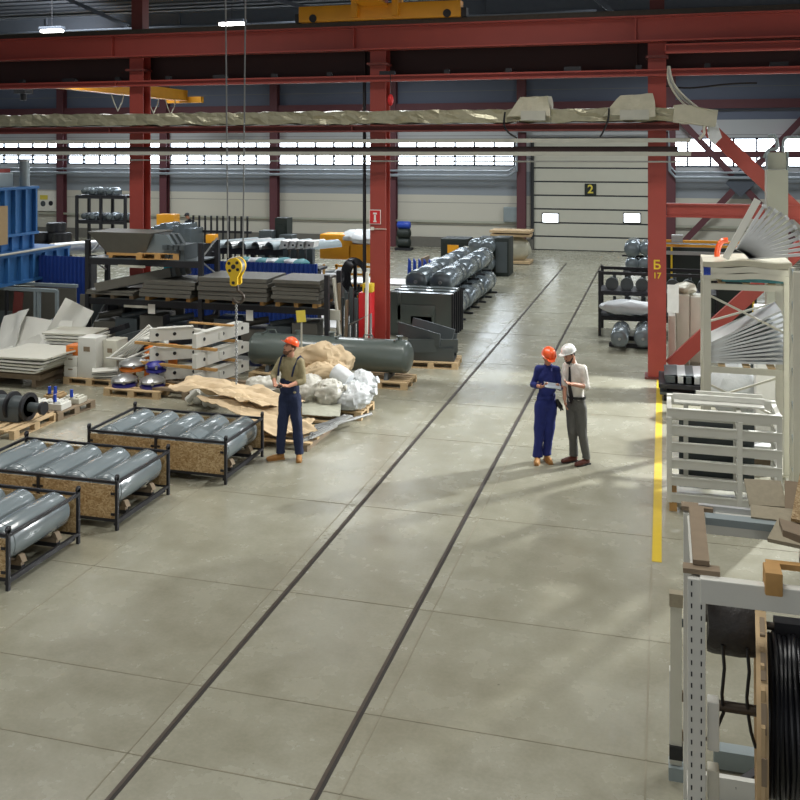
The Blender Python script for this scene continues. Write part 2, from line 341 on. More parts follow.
# floor joints, embedded rails
def strip(m, X0, Y0, X1, Y1, w, z=.0015, th=.003): return m.bar((X0, Y0, z), (X1, Y1, z), w, th) if False else m.box(((X0+X1)/2, (Y0+Y1)/2, z), (abs(X1-X0)+w, abs(Y1-Y0)+w, th))
jt = MB()
for X in (F(88, 570).x, F(645.2, 790).x, -13.0, -17.5, 4.6): strip(jt, X, 1, X, YW-.5, .014)
for Y in (F(386, 605).y, F(286, 700).y, F(500, 520.5).y, F(60, 740).y, F(470, 442).y, 17.5, 21.0, 24.5, 28, 31.5, 35, 38.5, 42): strip(jt, -26, Y, 9, Y, .012)
struct('trim_4', jt, 'joint', smooth=False)
RL = [F(108, 800), F(561.3, 269.75)]; RR = [F(311.5, 800), F(598.7, 270.8)]
for nm, (a, b_), side, lab in (('floor_rail', RL, -1, 'left embedded floor rail of the track through the hall'), ('floor_rail', RR, 1, 'right embedded floor rail, running past the woman in blue coveralls')):
    x = (a.x+b_.x)/2
    p = T(nm, lab, 'rail', (x, 4, 0), 0, 'embedded rails of the track')
    L0, L1 = 0, 36.5
    MB().box((-.018, (L0+L1)/2, .003), (.03, L1-L0, .006)).build('rail_head', 'rail', p, smooth=False)
    MB().box((.012, (L0+L1)/2, .002), (.03, L1-L0, .004)).build('flange_groove', 'groove', p, smooth=False)
    MB().box((side*.17, (L0+L1)/2, .0015), (.012, L1-L0, .003)).build('side_joint', 'joint', p, smooth=False)
a = F(656, 562); b_ = F(660, 372)
one('floor_marking', MB().box(((a.x+b_.x)/2, (a.y+b_.y)/2, .003), (.11, b_.y-a.y, .004)), 'yline', 'yellow painted safety line on the floor from the red column towards the white frames', 'floor marking', smooth=False)
# ================================================================== STEELWORK
Y0 = 20.7
CX = [-12.4, -6.23, -.12]
labs = ['red steel column furthest left, behind the black storage racks', 'red steel column in the middle with a red fire hydrant sign', 'red steel column on the right with yellow column number']
cols = []
for x, lb in zip(CX, labs):
    p = T('steel_column', lb, 'column', (x, Y0, 0), 0, 'red columns of the crane row')
    m = isec(MB(), 0, 0, 0.02, 7.1, .37, .36, .03); m.build('column_shaft', 'red', p, smooth=False)
    MB().box((0, 0, .02), (.5, .5, .04)).build('base_plate', 'redd', p, smooth=False)
    m = MB().box((0, -.06, 6.75), (.46, .5, .05)); m.box((0, 0, 8.9), (.3, .3, 3.4)); m.build('column_head', 'redd', p, smooth=False)
    cols.append(p)
c = atY(376, 217, Y0-.2)
p = cols[1]; lz = c.z
s = MB().box((-.06, -.2, lz), (.27, .012, .33)).build('hydrant_sign', 'sw', p, smooth=False)
MB().box((-.06, -.209, lz), (.24, .006, .3)).build('sign_face', 'sred', s, smooth=False)
MB().box((-.06, -.214, lz-.02), (.045, .004, .14)).box((-.06, -.214, lz+.08), (.09, .004, .04)).box((-.06, -.214, lz-.1), (.08, .004, .03)).build('sign_symbol', 'sw', s, smooth=False)
s = MB().box((-.12, -.215, lz-.26), (.07, .05, .07)).box((.06, -.2, lz-.27), (.3, .012, .015)).build('call_switch', 'paper', p, smooth=False)
p = cols[2]; cB = atY(657.5, 265.5, Y0-.2); c17 = atY(657.5, 275, Y0-.2)
text_mesh('column_letter', '\u0411', .26, 'ybox', Matrix.Translation((0, -.19, cB.z)) @ FACE, p)
text_mesh('column_number', '17', .17, 'ybox', Matrix.Translation((0, -.19, c17.z-.02)) @ FACE, p)
def girder(name, lab, x0, x1, y, z0, z1, m, cat='beam', fl=.3, group=None):
    g = MB(); cz = (z0+z1)/2; t = .035
    g.box(((x0+x1)/2, y, cz), (x1-x0, .05, z1-z0)); g.box(((x0+x1)/2, y, z1-t/2), (x1-x0, fl, t)); g.box(((x0+x1)/2, y, z0+t/2), (x1-x0, fl, t))
    for k in range(int((x1-x0)/6.15)+1): g.box((x0+k*6.15, y-.0, cz), (.03, fl*.8, z1-z0-.06))
    return one(name, g, m, lab, cat, group, smooth=False)
XA, XB = -19.0, 8.0
girder('crane_girder', 'upper red crane runway girder in front of the columns', XA, XB, Y0-.42, 7.04, 7.58, 'red', fl=.32)
one('crane_rail', MB().box(((XA+XB)/2, Y0-.42, 7.62), (XB-XA, .12, .1)).box(((XA+XB)/2, Y0-.2, 7.69), (XB-XA, .5, .04)), 'rail', 'brown crane rail on top of the upper red girder', 'rail', smooth=False)
girder('crane_girder', 'dark maroon girder directly below the upper red crane girder', XA, XB, Y0+.45, 6.5, 7.18, 'dmar', fl=.4)
girder('conductor_beam', 'thin red conductor rail beam below the dark girder', XA, XB, Y0-.3, 6.34, 6.48, 'red', fl=.2)
m = MB(); 
for k in range(20): m.box((XA+.7+k*1.37, Y0-.3, 6.53), (.12 if k % 3 else .35, .1, .09))
one('conductor_clips', m, 'black', 'row of small black clamps on the thin red conductor beam', 'clamps', smooth=False)['kind'] = 'stuff'
girder('side_beam', 'short red beam from the right column towards the right wall', .05, XB, Y0-.42, 6.8, 6.98, 'red', fl=.25)
girder('tray_beam', 'red support beam under the foil wrapped duct', XA, .32, Y0-.55, 5.2, 5.36, 'redd', fl=.25)
one('conductor_block', MB().box(((XA+.3)/2, Y0-.45, 4.82), (.3-XA, .12, .11)), 'dmar', 'dark maroon bar between the two pale conductor strips', 'bar', smooth=False)
for h, lb in ((5.0, 'upper pale conductor strip crossing in front of the columns'), (4.72, 'lower pale conductor strip crossing in front of the columns')):
    one('conductor_strip', MB().box(((XA+.55)/2, Y0-.6, h), (.55-XA, .09, .085)), 'strip', lb, 'conductor strip', smooth=False)
m = MB().tube([(XA, Y0-.6, 4.57), (-8, Y0-.6, 4.55), (.5, Y0-.6, 4.56)], .018, 6)
one('catenary_wire', m, 'steel', 'thin wire under the lower pale conductor strip', 'wire')
# foil wrapped cable duct
def wrapbox(m, x0, x1, y, z0, z1, d, amp, seed, step=.16):
    n = max(2, int((x1-x0)/step)); prof = [(-d/2, z0), (0, z0-.01), (d/2, z0), (d/2, (z0+z1)/2), (d/2, z1), (0, z1+.01), (-d/2, z1), (-d/2, z0*.35+z1*.65), (-d/2, z0*.65+z1*.35)]
    rings = []
    for i in range(n+1):
        x = x0+(x1-x0)*i/n; s = seed+random.uniform(-.4, .4)
        rings.append([m.b.verts.new(V(x, y+a, b2)+noise.noise_vector(V(x*3.1, a*9+s, b2*7))*amp) for a, b2 in prof])
    for A, B in zip(rings, rings[1:]):
        for k in range(len(prof)): m.b.faces.new((A[k], A[(k+1) % len(prof)], B[(k+1) % len(prof)], B[k]))
    m.b.faces.new(rings[0][::-1]); m.b.faces.new(rings[-1]); return m
p = T('cable_duct', 'long duct wrapped in crumpled greenish film above the red support beam', 'duct', ((XA+.8)/2, Y0-.55, 5.36))
o = wrapbox(MB(), XA, .62, Y0-.55, 5.39, 5.66, .34, .05, 1).build('wrapped_duct', 'foil', smooth=False); o.parent = p; o.matrix_parent_inverse = Matrix.Translation(-p.location)
def child(o, p): o.parent = p; o.matrix_parent_inverse = (Matrix.Translation(p.location) @ Euler(p.rotation_euler).to_matrix().to_4x4()).inverted(); return o
for px0, px1, cutl in ((508, 552, 1), (604, 656, 1)):
    a = atY(px0, 110, Y0-.6); b_ = atY(px1, 110, Y0-.6); m = MB(); z0, z1 = 5.5, 5.93; n = 14
    w_ = b_.x-a.x
    m.prism([(-.0, 0), (-w_, 0), (-w_*.93, z1-z0), (-w_*.33, z1-z0), ], (a.x, Y0-.42, z0), (a.x, Y0-.82, z0)) if False else None
    m.prism([(a.x, z0), (b_.x, z0), (b_.x-.06*w_, z1), (a.x+.33*w_, z1)], (0, Y0-.35, 0), (0, Y0-.82, 0))
    for v in m.b.verts: pass
    m.subd(5).rough(.05, 3., px0*.1); child(m.build('wrapped_junction_box', 'foilw', smooth=False), p)
    child(MB().box(((a.x+b_.x)/2+.1, Y0-.83, 5.52), (w_*.55, .05, .2)).build('box_front', 'strip', smooth=False), p)
m = MB(); m.prism([(.2, 5.36), (1.0, 5.28), (1.05, 5.58), (.35, 5.72), (.2, 5.7)], (0, Y0-.35, 0), (0, Y0-.8, 0)).subd(4).rough(.04, 3, 4); child(m.build('duct_end_wrap', 'foilw', smooth=False), p)
m = MB().prism([(.85, 5.3), (1.05, 5.35), (1.15, 5.05), (1.0, 4.9), (.9, 5.0)], (0, Y0-.45, 0), (0, Y0-.7, 0)).subd(2).rough(.03, 3, 8); child(m.build('hanging_film', 'plasw', smooth=False), p)
# cable bundle dropping from the column head to the duct end
p = T('cable_bundle', 'bundle of pale cables sagging from the right column to the duct end', 'cables', (.3, Y0-.6, 5.5))
def tubeP(px, Y, r, n=7):
    pts = [atY(x, y, Y) for x, y in px]
    # Catmull-Rom smoothing
    out = []
    for i in range(len(pts)-1):
        p0 = pts[max(i-1, 0)]; p1 = pts[i]; p2 = pts[i+1]; p3 = pts[min(i+2, len(pts)-1)]
        for k in range(5):
            t = k/5; out.append(.5*((2*p1)+(p2-p0)*t+(2*p0-5*p1+4*p2-p3)*t*t+(3*p1-p0-3*p2+p3)*t**3))
    out.append(pts[-1]); return MB().tube(out, r, n)
for k, (dx, mm) in enumerate(((0, 'beige'), (2.2, 'steel'), (4, 'beige'))):
    child(tubeP([(668+dx*.3, 66), (669+dx, 82), (680+dx, 100-dx), (695+dx, 111-dx*.6), (709, 117), (708+dx*.3, 132)], Y0-.62-.03*k, .022).build('cable', mm), p)
child(tubeP([(706, 118), (704, 128), (704, 134), (699, 139)], Y0-.75, .03).build('cable', 'beige'), p)
child(tubeP([(505, 112), (504, 124), (508, 132), (517, 138)], Y0-.85, .02).build('cable', 'blackp'), p)
child(tubeP([(609, 108), (608, 120), (603, 132), (600, 137)], Y0-.85, .02).build('cable', 'blackp'), p)
child(tubeP([(666, 86), (690, 88), (730, 84), (757, 83)], Y0-.3, .02).build('cable', 'blackp'), p)
# red bracing to the right of the right column
def bbar(lab, a, b_, w, Y):
    A = atY(*a, Y); B = atY(*b_, Y); one('steel_brace', MB().bar(A, B, .12, w, roll=0), 'red', lab, 'brace', smooth=False)
def flatbar(m, A, B, w, d):
    A = Vector(A); B = Vector(B); t = (B-A).normalized(); sd = t.cross(Vector((0, 1, 0))).normalized()*w/2
    y = Vector((0, d/2, 0)); vs = [m.b.verts.new(q) for q in (A-sd-y, A+sd-y, B+sd-y, B-sd-y, A-sd+y, A+sd+y, B+sd+y, B-sd+y)]
    for f in ((0, 1, 2, 3), (7, 6, 5, 4), (0, 4, 5, 1), (1, 5, 6, 2), (2, 6, 7, 3), (3, 7, 4, 0)): m.b.faces.new([vs[i] for i in f])
    return m
for lab, a, b_, w in (('red diagonal brace running down right from the duct end', (706, 126), (812, 226), .3), ('red diagonal brace rising right behind the beige boxes', (671, 366), (812, 237), .3)):
    A = atY(*a, Y0+.05); B = atY(*b_, Y0+.05); one('steel_brace', flatbar(MB(), A, B, w, .14), 'red', lab, 'brace', 'red braces right of the column', smooth=False)
A = atY(668, 203, Y0); B = atY(668, 217, Y0)
one('cross_beam', MB().box(((.06+8)/2, Y0, (A.z+B.z)/2), (7.9, .16, A.z-B.z)).box((4, Y0-.08, A.z-.02), (7.9, .1, .03)).box((4, Y0-.08, B.z+.02), (7.9, .1, .03)), 'red', 'horizontal red cross beam behind the fan of metal profiles', 'beam', smooth=False)
# black drop pipe beside middle column
q = atY(364.5, 75, Y0-.05)
one('drop_pipe', MB().cyl((q.x, q.y, 0), (q.x, q.y, 6.5), .04, n=10).box((q.x, q.y, .02), (.16, .16, .04)), 'black', 'thin black vertical pipe left of the middle red column', 'pipe')
# ================================================================== CRANES
GXC = -6.2
p = T('bridge_crane', 'orange-yellow bridge crane riding on the upper red girder', 'crane', (GXC, Y0-.42, 7.68))
a = atY(301, 14, Y0-.45); b_ = atY(462, 10, Y0-.45)
z0, z1 = 7.68, 8.04
MB().box(((a.x+b_.x)/2, Y0-.45, (z0+z1)/2+.02), (b_.x-a.x, .3, z1-z0), bev=.02).build('end_carriage', 'yel'); child(bpy.data.objects['end_carriage'], p)
for x in (a.x+.35, b_.x-.3):
    m = MB().cyl((x, Y0-.62, 7.78), (x, Y0-.55, 7.78), .09, n=16); child(m.build('wheel', 'black'), p)
for x in (a.x+.02, b_.x-.0): child(MB().box((x+(.06 if x > -6 else -.06), Y0-.45, 7.8), (.12, .22, .2)).build('buffer', 'black'), p)
gm = MB().box((GXC+.05, (Y0-.6-4)/2+1, 8.28), (.42, Y0-.6+2, .5)).box((GXC+.05, (Y0-.6-4)/2+1, 8.02), (.56, Y0-.6+2, .04)).box((GXC+.05, (Y0-.6-4)/2+1, 8.55), (.56, Y0-.6+2, .04)); child(gm.build('bridge_girder', 'yel', smooth=False), p)
for dx in (-.42, .52): child(MB().box((GXC+dx, Y0-.5, 7.96), (.14, .46, .4)).build('splice_bracket', 'yel', smooth=False), p)
HX, HY, HZt = GXC, 13.0, 3.03
child(MB().box((GXC, HY, 8.0), (.7, .9, .3)).cyl((GXC-.4, HY, 8.0), (GXC+.4, HY, 8.0), .17).build('hoist_trolley', 'yel'), p)
# hook block with ropes
hk = T('hook_block', 'yellow crane hook block hanging on two steel ropes above the pallets', 'hook', (HX, HY, 3.0))
q1 = atY(225, 30, HY); q2 = atY(246, 30, HY)
b1 = atY(228, 258, HY); b2 = atY(243, 258, HY)
def loc_(v): return (v.x-HX, v.y-HY, v.z-3.0)
for t_, s_ in ((q1, b1), (q2, b2)):
    MB().tube([(t_.x-HX, 0, 4.95), loc_(s_)], .012, 6).build('rope', 'steel', hk)
c = atY(236, 266, HY); rz = TH
R_ = Matrix.Translation((c.x-HX, 0, c.z-3.0))
def lpr(prof, y0, y1): return MB().prism(prof, (c.x-HX, y1, c.z-3.0), (c.x-HX, y0, c.z-3.0))
prof = [(.13*math.cos(a), .13*math.sin(a)*1.02) for a in [math.radians(d) for d in range(-30, 211, 20)]]+[(-.06, -.16), (-.06, -.26), (-.03, -.29), (.03, -.29), (.06, -.26), (.06, -.16)]
for y0, y1 in ((-.09, -.05), (.05, .09)):
    lpr(prof, y0, y1).build('side_plate', 'hooky', hk)
m = MB(); cx_, cz_ = c.x-HX, c.z-3.0
m.cyl((cx_, -.045, cz_), (cx_, .045, cz_), .125, n=24).build('sheave', 'steel', hk)
m = MB()
for ax_, az_ in ((-.07, .05), (.06, .06), (.07, -.04), (-.06, -.06), (0, 0), (0, -.24)): m.cyl((cx_+ax_, -.1, cz_+az_), (cx_+ax_, -.088, cz_+az_), .024 if ax_ or az_ else .035, n=12)
m.build('plate_openings', 'black', hk)
pts = [(cx_+.02, 0, cz_-.28), (cx_+.03, 0, cz_-.37)]+[(cx_+.035+.085*math.cos(a), 0, cz_-.47+.085*math.sin(a)) for a in [math.radians(d) for d in range(70, -190, -20)]]
MB().tube(pts, .022, 8).build('hook', 'rail', hk)
ch = T('lifting_chain', 'steel chain hanging from the crane hook over the white machine frames', 'chain', (HX, HY, 2.0))
bz = atY(237, 384, HY); tz = cz_+3.0-.53
n = 42; lk = None
for k in range(n):
    z = tz-(tz-bz.z)*(k+.5)/n-2.0; ll = (tz-bz.z)/n*.72
    pts = [(.016*math.cos(a), 0, ll*.78*math.sin(a)) for a in [2*PI*i/12 for i in range(12)]]
    if lk is None:
        lk = MB().tube([Vector(q) for q in pts], .008, 5, closed=True).build('chain_link', 'steel', ch)
        o = lk
    else:
        o = lk.copy(); COL.objects.link(o)
    o.location = (cx_+.005, 0, z); o.rotation_euler = (0, 0, (k % 2)*PI/2+.6)
# far crane girder and its lamp
p = T('bridge_crane', 'far yellow bridge crane girder lit by a lamp, upper left', 'crane', (-23, 36, 7.2))
A = F(62, 98, 7.0); 
MB().box((0, 0, .32), (.4, 13, .5)).box((0, 0, .06), (.5, 13, .04)).build('bridge_girder', 'yel', p, smooth=False)
MB().box((0, 6.6, .1), (1.9, .3, .3)).build('end_carriage', 'yel', p, smooth=False)
MB().box((-.6, -5, -.1), (.5, .5, .3)).cyl((-.6, -5, -.5), (-.6, -5, -.2), .12).build('hoist', 'black', p)
for k, (x, y) in enumerate(((.1, 0), (.5, 3), (.35, 1.6), (.2, 4.6))):
    MB().tube([(0, y, .1), (.05, y+.2, -.35), (.1, y+.4, -.7), (.12, y+.7, -.3), (.1, y+.9, .1)], .025, 6).build('festoon_cable', 'beige', p)
# red hanging hook ball near middle column
c = atY(390.5, 100, Y0-.5)
p = T('warning_ball', 'small red weight hanging beside the middle red column', 'weight', (c.x, c.y, c.z))
MB().ell((0, 0, 0), (.07, .07, .13)).build('weight_body', 'sred', p); MB().cyl((0, 0, .1), (0, 0, .66), .01, n=6).build('hanger', 'black', p)
# ceiling pipe and struts of the far bay
one('ceiling_pipe', MB().tube([(-37, 30, 9.15), (-2, 30, 9.15)], .04, 8), 'roofs', 'long pale pipe under the roof of the far bay', 'pipe')
for k, (a, b_) in enumerate((((52, -8), (128, 26)), ((240, -10), (364, 23)), ((590, -6), (612, 12)))):
    A = atY(*a, 31.); B = atY(*b_, 31.)
    one('roof_strut', MB().bar(A, B, .14, .14), 'roofs', 'pale steel strut under the roof, '+['upper left', 'above the lamp and ropes', 'right of the yellow crane'][k], 'strut', smooth=False)
girder('roof_truss_beam', 'dark roof truss beam high in the far bay', -37, 12, 34, 9.6, 10.3, 'roofs')
# ================================================================== LAMPS
def lamp(lab, px, py, h=None, Y=None, w=.75):
    c = F(px, py, h) if h else atY(px, py, Y)
    p = T('ceiling_lamp', lab, 'lamp', c, 0, 'oblong ceiling lamps')
    MB().box((0, 0, .1), (w+.1, .3, .1), bev=.02).build('lamp_housing', 'roofs', p)
    MB().box((0, 0, .0), (w, .26, .1), bev=.03).build('lamp_diffuser', 'lamp', p)
    MB().cyl((0, 0, .14), (0, 0, RH-c.z), .012, n=6).build('suspension_rod', 'black', p)
lamp('glowing oblong lamp at the upper left under the dark roof', 52, 31, 9.0, w=.8)
lamp('glowing oblong lamp between the two hoist ropes', 232, 24, 9.0, w=.85)
lamp('glowing lamp under the right end of the yellow crane carriage', 429, 19, 9.0, w=.85)
def area(name, loc, sx, sy, e, col=(1, 1, 1), rot=(0, 0, 0), spread=132):
    l = bpy.data.lights.new(name, 'AREA'); l.shape = 'RECTANGLE'; l.size = sx; l.size_y = sy; l.energy = e; l.color = col; l.spread = math.radians(spread)
    o = bpy.data.objects.new(name, l); COL.objects.link(o); o.location = loc; o.rotation_euler = rot; return o
# rows of high-bay lamps above the near bay (out of the frame) and the far bay
for k, (x, y, e) in enumerate(((-11, 6, 380), (-2, 6, 430), (4, 12, 480), (-11, 15, 620), (-3, 15, 620), (-19, 13, 420))):
    area('high_bay_lamp', (x, y, 10.1), 3.5, 2.2, e*LN, (1, .985, .94))
for k, (x, y) in enumerate(((-30, 28), (-20, 28), (-10, 28), (0, 27), (-25, 38), (-12, 38), (1, 38))):
    area('high_bay_lamp', (x, y, 10.1), 4, 2.5, 430*LF, (.93, .97, 1), spread=155)
# daylight from the glazed side wall on the right and the open end behind the camera
area('side_daylight', (12.6, 18, 5), 14, 5, 900*LS, (.95, .98, 1), (0, PI/2, 0), 180)
area('side_gate_daylight', (12.5, 27.5, 2.6), 2.6, 2.2, 1300*LS, (.96, .98, 1), (0, PI/2, math.radians(35)), 120)
sp = bpy.data.lights.new('work_spotlight', 'SPOT'); sp.energy = 2600*LP_; sp.spot_size = math.radians(62); sp.spot_blend = .12; sp.shadow_soft_size = .12; sp.color = (.97, .99, 1)
so = bpy.data.objects.new('work_spotlight', sp); COL.objects.link(so); so.location = (4.6, 20.1, 5.2); so.rotation_euler = (Vector((-1.6, 15.9, 0))-so.location).to_track_quat('-Z', 'Y').to_euler()
area('end_daylight', (-8, -5.5, 5), 30, 8, 1500*LE, (.98, .99, 1), (PI/2, 0, 0), 180)
s_ = bpy.data.lights.new('crane_lamp', 'AREA'); s_.energy = 260; s_.size = .5; o = bpy.data.objects.new('crane_lamp', s_); COL.objects.link(o); o.location = (-21.8, 32, 8.2); o.rotation_euler = (0, math.radians(115), 0)
wd = bpy.data.worlds.new('World'); SC.world = wd; wd.use_nodes = True
wd.node_tree.nodes['Background'].inputs['Color'].default_value = (.75, .8, .88, 1); wd.node_tree.nodes['Background'].inputs['Strength'].default_value = .12
# ================================================================== CAMERA
cam = bpy.data.cameras.new('camera'); co = bpy.data.objects.new('camera', cam); COL.objects.link(co)
co.location = (0, 0, CH); co.rotation_euler = (PI/2, 0, TH); cam.sensor_width = 36; cam.lens = 36*FP/800; cam.shift_y = -(400-HZ)/800
cam.clip_end = 200; SC.camera = co
SC.view_settings.view_transform = 'Standard'; SC.view_settings.look = 'None'; SC.view_settings.gamma = 1; SC.view_settings.exposure = EXPO
# ================================================================== GAS CYLINDER CRATES
def crate_parts(p, w, d, h=.62, ear=.06):
    a = .037
    k = 0
    for x in (-w/2, 0, w/2):
        for y in (-d/2, d/2):
            hh = h if x else h-.02
            MB().box((x, y, hh/2), (a, a, hh)).build('post', 'black', p, smooth=False)
            if x:
                MB().cyl((x-.012, y, h+.045), (x+.012, y, h+.045), .04, n=12).box((x, y, h+.02), (.024, .06, .05)).build('lifting_lug', 'black', p)
    for y in (-d/2, d/2):
        for z in (.12, h-.02): MB().box((0, y, z), (w-a, a*.9, a*.9)).build('rail', 'black', p, smooth=False)
        for x in (-w/4, w/4):
            m = MB().box((x, y*.985, .345), (w/2-a, .018, .42)).build('osb_panel', 'osb', p, smooth=False)
        for x in (-w/2+.05, -.05, .05, w/2-.05):
            for z in (.2, .46): MB().box((x, y+(-.02 if y < 0 else .02), z), (.05, .012, .03)).build('panel_clip', 'black', p, smooth=False)
    for x in (-w/2, w/2):
        for z in (.12, h-.02): MB().box((x, 0, z), (a*.9, d-a, a*.9)).build('rail', 'black', p, smooth=False)
        MB().box((x*.96, 0, .06), (a*.8, d-a, .03)).build('rail', 'black', p, smooth=False)
    for y in (-d*.25, d*.25):
        MB().box((0, y, .115), (w-.1, .07, .05)).build('cross_bar', 'black', p, smooth=False)
        m = MB().box((0, y, .165), (w-.12, .06, .05))
        m.build('wooden_cradle', 'woodd', p, smooth=False)
    for y in (-d*.25, d*.25):
        MB().prism([(-.07, 0), (.07, 0), (.02, .07), (-.02, .07)], (w/2-.09, y-.03, .19), (w/2-.07, y+.03, .19)).build('end_chock', 'woodd', p, smooth=False)
cy = T('gas_cylinder', 'x', 'cylinder', (0, 0, 0), 0, 'x')
def gas_cyl(cy, L, r, m='grey'):
    MB().tankp((0, -L/2, 0), (0, L/2, 0), r, .35, 28).build('cylinder_body', m, cy, ang=60)
    for s in (-1, 1): MB().cyl((0, s*(L/2-.02), 0), (0, s*(L/2+.025), 0), .035, n=10).build('valve_boss', m, cy)
    MB().tube([(r*1.003*math.cos(a), -L/2+.13, r*1.003*math.sin(a)) for a in [2*PI*i/28 for i in range(28)]], .006, 5, closed=True).build('weld_bead', m, cy)
gas_cyl(cy, 1.2, .214)
pos = ['outermost on the aisle side', 'second from the aisle', 'in the middle', 'fourth from the aisle', 'farthest from the aisle']
crs = [('farthest crate', F(226, 484), F(262, 457), 2.24, 'black framed crate with chipboard sides, farthest of the three, beside the man in overalls'),
       ('middle crate', F(117, 531), F(168, 494), 2.3, 'black framed crate with chipboard sides, middle one of the three'),
       ('nearest crate', F(7, 591.5), F(79, 543), 2.3, 'black framed crate with chipboard sides, nearest to the camera at the left edge')]
first = True
for nm, a, b_, w, lb in crs:
    x1 = (a.x+b_.x)/2; d = 1.28; ym = (a.y+b_.y)/2
    p = T('cylinder_crate', lb, 'crate', (x1-w/2, ym, 0), 0, 'crates of gas cylinders'); crate_parts(p, w, d)
    for k in range(5):
        L = (x1-.25-k*(w-.5)/4.0, ym+random.uniform(-.015, .015), .43)
        lab = 'blue-grey enamelled cylinder %s in the %s' % (pos[k], nm)
        if first: cy.location = L; cy['label'] = lab; cy['group'] = 'grey cylinders lying in the crates'; first = False
        else: dup(cy, L, 0, lab)
    for k in range(5):
        pass
# ================================================================== PALLETS
def make_pallet(lab, loc, rz, m='wood', L=1.2, W=.8, group='wooden pallets on the floor'):
    p = T('pallet', lab, 'pallet', loc, rz, group)
    for y in (-W/2+.05, 0, W/2-.05): MB().box((0, y, .011), (L, .1, .022)).build('bottom_runner', m, p, smooth=False)
    for y in (-W/2+.05, 0, W/2-.05):
        for x in (-L/2+.07, 0, L/2-.07): MB().box((x, y, .061), (.14, .1, .078)).build('block', m, p, smooth=False)
    for x in (-L/2+.07, 0, L/2-.07): MB().box((x, 0, .111), (.13, W, .022)).build('stringer_board', m, p, smooth=False)
    n = 5
    for k in range(n): MB().box((0, -W/2+.06+(W-.12)*k/(n-1), .133), (L, .12, .022)).build('deck_board', m, p, smooth=False)
    return p
PT = .144
# long grey tank
tY = 18.6
xa = atY(250, 350, tY).x; xb = atY(413, 357, tY).x; R = .335
tz = .58
t = T('storage_tank', 'long grey horizontal storage tank lying on pallets behind the bags', 'tank', ((xa+xb)/2, tY, tz-R))
def off(v): return (v[0]-(xa+xb)/2, v[1]-tY, v[2]-(tz-R))
MB().tankp(off((xa, tY, tz)), off((xb, tY, tz)), R, .5, 36).build('tank_shell', 'tank', t, ang=60)
for x in (xa+.35, xb-.35, (xa+xb)/2+.2):
    MB().box(off((x, tY-.0, tz+R+.0)), (.05, .3, .04), rz=0).build('saddle_strap', 'tank', t)
for k, x in enumerate((xb-.28, xb-.95, xb-1.75, xa+.5, xa+1.1)):
    if k % 2 == 0:
        MB().cyl(off((x, tY, tz+R-.02)), off((x, tY, tz+R+.07)), .05, n=12).cyl(off((x, tY, tz+R+.07)), off((x, tY, tz+R+.09)), .07, n=12).build('nozzle', 'tank', t)
    else:
        MB().tube([off((x-.12, tY, tz+R-.01)), off((x-.08, tY, tz+R+.07)), off((x+.08, tY, tz+R+.07)), off((x+.12, tY, tz+R-.01))], .015, 6).build('lifting_handle', 'tank', t)
for x in (xb-.5, xa+.5):
    MB().prism([(-.28, 0), (.28, 0), (.22, .14), (0, .05), (-.22, .14)], off((x-.04, tY, PT)), off((x+.04, tY, PT))).build('support_foot', 'dgrey', t)
p = make_pallet('pallet under the right end of the long grey tank', (xb-.62, tY, 0), 0); make_pallet('pallet under the left end of the long grey tank', (xa+.75, tY, 0), 0)
# ================================================================== BAGS + KRAFT PAPER
c = F(350, 416); e = F(377, 396)
pl1 = make_pallet('pallet carrying the milky plastic bags beside the aisle', (-5.13-.62, 16.35, 0), 0)
pl2 = make_pallet('pallet behind the man under the crumpled brown paper', (-6.95, 16.5, 0), 0)
def bag(lab, px, py, Y, r, amp=.05, rot=(0, 0, 0), m='plas', seed=0, kind='plastic_bag', cat='bag', group='milky plastic bags on the pallets'):
    c = atY(px, py, Y); mb = MB(); mb.ell((0, 0, 0), r, *rot, n=56)
    mb.rough(amp*1.2, 2.4, seed).crumple(.035, 6, seed).crumple(.014, 15, seed+3)
    p = T(kind, lab, cat, (c.x, Y, c.z), 0, group); mb.build('bag_body', m, p, ang=50)
    a = Vector((r[0]*.8, 0, r[2]*.35)); MB().cyl(a*.9, a*1.35, .03, .07, n=10).rough(.01, 20, seed).build('tied_neck', m, p); return p
bag('large milky plastic bag at the front right corner of the pallet', 352, 396, 16.15, (.42, .34, .25), m='plasw', seed=1)
bag('plump milky bag left of the corner bag', 330, 393, 16.0, (.3, .3, .24), seed=2)
bag('milky bag right behind the man in overalls', 309, 390, 16.0, (.28, .3, .25), seed=5)
bag('milky bag lying left of the man in overalls', 266, 387, 16.25, (.38, .3, .22), seed=7)
bag('milky bag visible behind the man at the elbow', 288, 382, 16.45, (.35, .3, .27), seed=9)
bag('small milky bag on top at the back of the pallet', 364, 385, 16.6, (.25, .3, .26), m='plasw', seed=11)
c = atY(342, 376, 16.3)
p = T('film_roll', 'white wrapped roll standing tilted on top of the plastic bags', 'roll', (c.x, c.y, c.z)); 
MB().ax([(0, -.19), (.1, -.19), (.155, -.17), (.165, 0), (.155, .17), (.1, .19), (0, .19)], (-.0, 0, 0), (.16, -.03, -.08), 22).rough(.01, 8).build('roll_body', 'plasw', p); 
# crumpled brown paper heap
def heap(lab, px, py, Y, r, m, seed, amp=.12):
    c = atY(px, py, Y); mb = MB().ell((0, 0, 0), r, n=64).rough(amp*1.1, 2.2, seed).crumple(amp*.55, 2.6, seed+2).crumple(.02, 9, seed)
    return one('kraft_paper', mb, m, lab, 'paper', 'crumpled brown kraft paper', loc=c, ang=28)
heap('large crumpled sheet of brown kraft paper heaped behind the bags', 322, 361, 16.9, (.66, .36, .36), 'kraft', 3)
heap('smaller fold of brown kraft paper over the bags, right of the man', 318, 374, 16.45, (.46, .24, .2), 'kraft', 12, .08)
